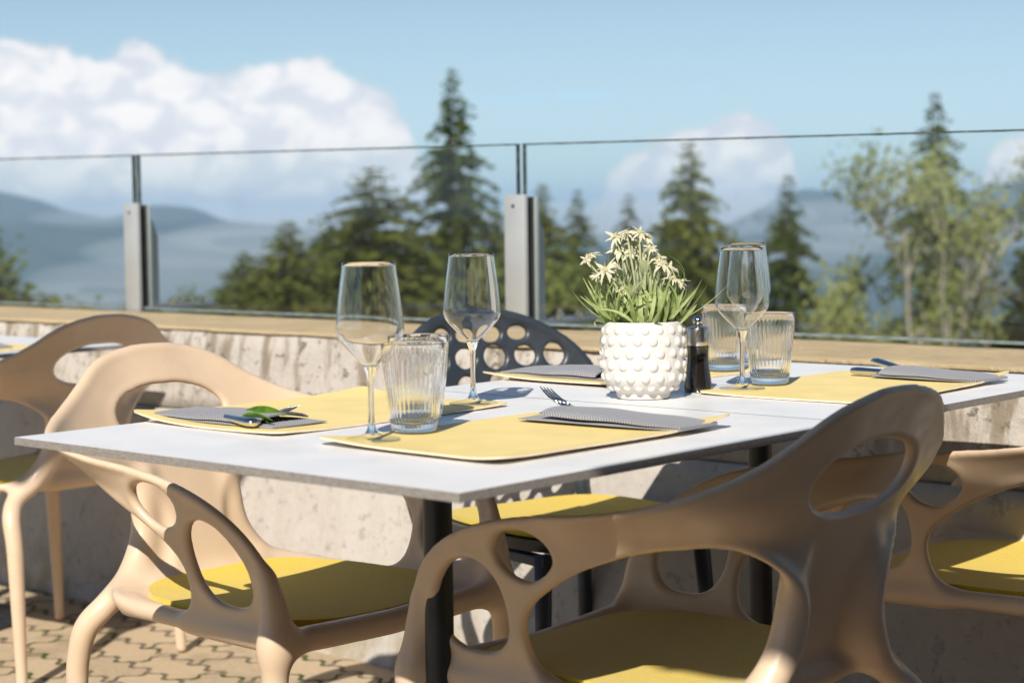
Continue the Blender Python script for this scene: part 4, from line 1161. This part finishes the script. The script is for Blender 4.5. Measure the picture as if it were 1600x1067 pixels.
# heights (degrees / 10) of the cloud tops by azimuth
tops = [(-.3, 350), (-.05, 95), (.02, 62), (.065, 78), (.095, 105), (.135, 72), (.165, 92), (.20, 112), (.26, 98), (.30, 92), (.345, 125), (.385, 165), (.405, 230), (.44, 330), (.56, 345), (.60, 268), (.64, 228), (.68, 203), (.725, 186), (.765, 205), (.785, 285), (.81, 330), (.845, 300), (.88, 330), (.93, 345), (.97, 255), (1.0, 228), (1.1, 200), (1.3, 350)]
pts = [(max(0, min(1, (u + .3) / 1.6)), max(0, min(1, ((334 - v) * .0203 + 1) / 8))) for u, v in tops]
while len(cur.points) < len(pts): cur.points.new(.5, .5)
for p_, (a, b) in zip(cur.points, pts): p_.location = (a, b); p_.handle_type = 'AUTO'
fc.mapping.update()
g.l.new(g.math('DIVIDE', g.math('ADD', U, .3), 1.6, clamp=True), fc.inputs[1])
topel = g.math('SUBTRACT', g.math('MULTIPLY', fc.outputs[0], 8), 1)
n1 = g.noise(cv, .55, 6, .55); n2 = g.noise(cv, 1.7, 5, .55, .3)
edge = g.math('ADD', g.math('SUBTRACT', topel, el), g.math('MULTIPLY', g.math('SUBTRACT', n1, .5), 1.5))
edge = g.math('ADD', edge, g.math('MULTIPLY', g.math('SUBTRACT', n2, .5), .5))
mask = g.maprange(edge, -.15, .30)
# grey thin cloud streak
st = g.math('MULTIPLY', g.maprange(g.math('ABSOLUTE', g.math('SUBTRACT', el, 3.65)), .55, .05), g.math('MULTIPLY', g.maprange(U, .30, .55), g.maprange(U, .80, .66)))
st = g.math('MULTIPLY', st, g.maprange(g.noise(g.mapping(cv, (.35, 1.6, 1)), 1.2, 4), .35, .6))
vap = g.math('MULTIPLY', g.maprange(el, 11, -.5), .60)                                    # thin vapour towards the horizon
mask2 = g.math('MAXIMUM', mask, g.math('MAXIMUM', g.math('MULTIPLY', st, .8), vap))
shade = g.math('ADD', g.math('MULTIPLY', g.maprange(g.noise(cv, .8, 5, .5, .4), .38, .62), .75), g.math('MULTIPLY', g.maprange(edge, .2, 1.6), .25))
ccol = g.mix(shade, (.62, .655, .72), (.93, .90, .87))
ccol = g.mix(g.maprange(mask, .0, .5), (.44, .68, .86), ccol)
cb_ = g.node('ShaderNodeBackground'); g.l.new(ccol, cb_.inputs[0]); cb_.inputs[1].default_value = .84
mx = g.node('ShaderNodeMixShader'); g.l.new(g.math('MULTIPLY', mask2, g.maprange(el, -2.2, -.9)), mx.inputs[0]); g.l.new(bg.outputs[0], mx.inputs[1]); g.l.new(cb_.outputs[0], mx.inputs[2]); g.l.new(mx.outputs[0], wo.inputs[0])

HAZE = True
if HAZE:
    mb = MB(); mb.box((-6500, 6300, -382), (14200, 13200, 1100)); hz = mb.build('haze', M['rubber'], smooth=False)
    hm = bpy.data.materials.new('haze_air'); hm.use_nodes = True; nt = hm.node_tree
    nt.nodes.remove(nt.nodes['Principled BSDF']); pv = nt.nodes.new('ShaderNodeVolumePrincipled')
    pv.inputs['Color'].default_value = (.50, .72, 1.0, 1); pv.inputs['Density'].default_value = .000088; pv.inputs['Anisotropy'].default_value = 0
    nt.links.new(pv.outputs[0], nt.nodes['Material Output'].inputs['Volume'])
    hz.data.materials.clear(); hz.data.materials.append(hm); hz['kind'] = 'stuff'

    # banks of valley mist: soft-edged because a lens of even air thins out towards its rim
    mm = bpy.data.materials.new('valley_mist'); mm.use_nodes = True; nt = mm.node_tree
    nt.nodes.remove(nt.nodes['Principled BSDF']); pv = nt.nodes.new('ShaderNodeVolumePrincipled')
    pv.inputs['Color'].default_value = (.93, .95, .97, 1); pv.inputs['Density'].default_value = .0011
    nt.links.new(pv.outputs[0], nt.nodes['Material Output'].inputs['Volume'])
    mb = MB(); bm = bmesh.new(); bmesh.ops.create_icosphere(bm, subdivisions=3, radius=1); bm.verts.index_update()
    vv = [v.co.copy() for v in bm.verts]; ff = [[v.index for v in f.verts] for f in bm.faces]; bm.free()
    for (a_, e_, d_, ra_, rz_) in [(-52.6, -1.9, 4700, 330, 62), (-50.6, -1.0, 5600, 420, 60), (-55.6, -2.4, 4300, 260, 40), (-47.5, -.6, 6200, 520, 70), (-43.5, -.5, 6600, 560, 70), (-39.0, -.3, 6900, 620, 85),
                                   (-36.2, -.2, 7000, 560, 90), (-31.0, -.2, 6600, 330, 62), (-29.2, -.9, 6000, 420, 55), (-33.4, -1.4, 5400, 330, 45), (-27.0, -.8, 6400, 360, 60), (-54.4, .05, 7600, 260, 40)]:
        c = Vector((CAMP.x + d_ * math.sin(R_(a_)), CAMP.y + d_ * math.cos(R_(a_)), CAMP.z + d_ * math.tan(R_(e_))))
        t_ = Vector((math.cos(R_(a_)), -math.sin(R_(a_)), 0)); n_ = Vector((math.sin(R_(a_)), math.cos(R_(a_)), 0))
        mb.add([c + t_ * (v.x * ra_) + n_ * (v.y * ra_ * .8) + Vector((0, 0, v.z * rz_)) for v in vv], ff)
    ms = mb.build('mist', mm); ms['kind'] = 'stuff'

cam = bpy.data.cameras.new('camera'); co = bpy.data.objects.new('camera', cam); COL.objects.link(co)
cam.sensor_width = 36; cam.sensor_fit = 'HORIZONTAL'; cam.lens = 2822.7 / 1600 * 36; cam.clip_start = .05; cam.clip_end = 60000
pitch, roll, yaw = -.0705, -.0132, -.7222
fw = Vector((math.cos(pitch) * math.sin(yaw), math.cos(pitch) * math.cos(yaw), math.sin(pitch)))
rt = Vector((math.cos(yaw), -math.sin(yaw), 0)); up = rt.cross(fw)
r2 = rt * math.cos(roll) + up * math.sin(roll); u2 = -rt * math.sin(roll) + up * math.cos(roll)
mw = Matrix((r2, u2, -fw)).transposed().to_4x4(); mw.translation = Vector((2.0598, -1.3408, .285 + TZ)); co.matrix_world = mw
cam.dof.use_dof = True; cam.dof.focus_distance = 2.72; cam.dof.aperture_fstop = (cam.lens / 1000) / .0132 ; cam.dof.aperture_blades = 9
sc.camera = co
sc.view_settings.view_transform = 'Standard'; sc.view_settings.look = 'None'; sc.view_settings.exposure = .53; sc.view_settings.gamma = 1; sc.view_settings.use_curve_mapping = False
sc.render.engine = 'CYCLES'
sl.cycles.is_caustics_light = True                        # let the sun shine through the tableware on to the table
for o in sc.objects:
    if o.type == 'MESH':
        if o.data.materials and o.data.materials[0] in (M['bowl'], M['tumbler'], M['crystal']): o.cycles.is_caustics_caster = True
        elif o.name.split('.')[0] in ('placemat', 'tabletop'): o.cycles.is_caustics_receiver = True
cy = sc.cycles; cy.use_denoising = True
try: cy.denoiser = 'OPENIMAGEDENOISE'
except Exception: pass
cy.max_bounces = 14; cy.diffuse_bounces = 4; cy.glossy_bounces = 6; cy.transmission_bounces = 12; cy.transparent_max_bounces = 24; cy.volume_bounces = 1
cy.sample_clamp_indirect = 6; cy.use_adaptive_sampling = True; cy.adaptive_threshold = .01
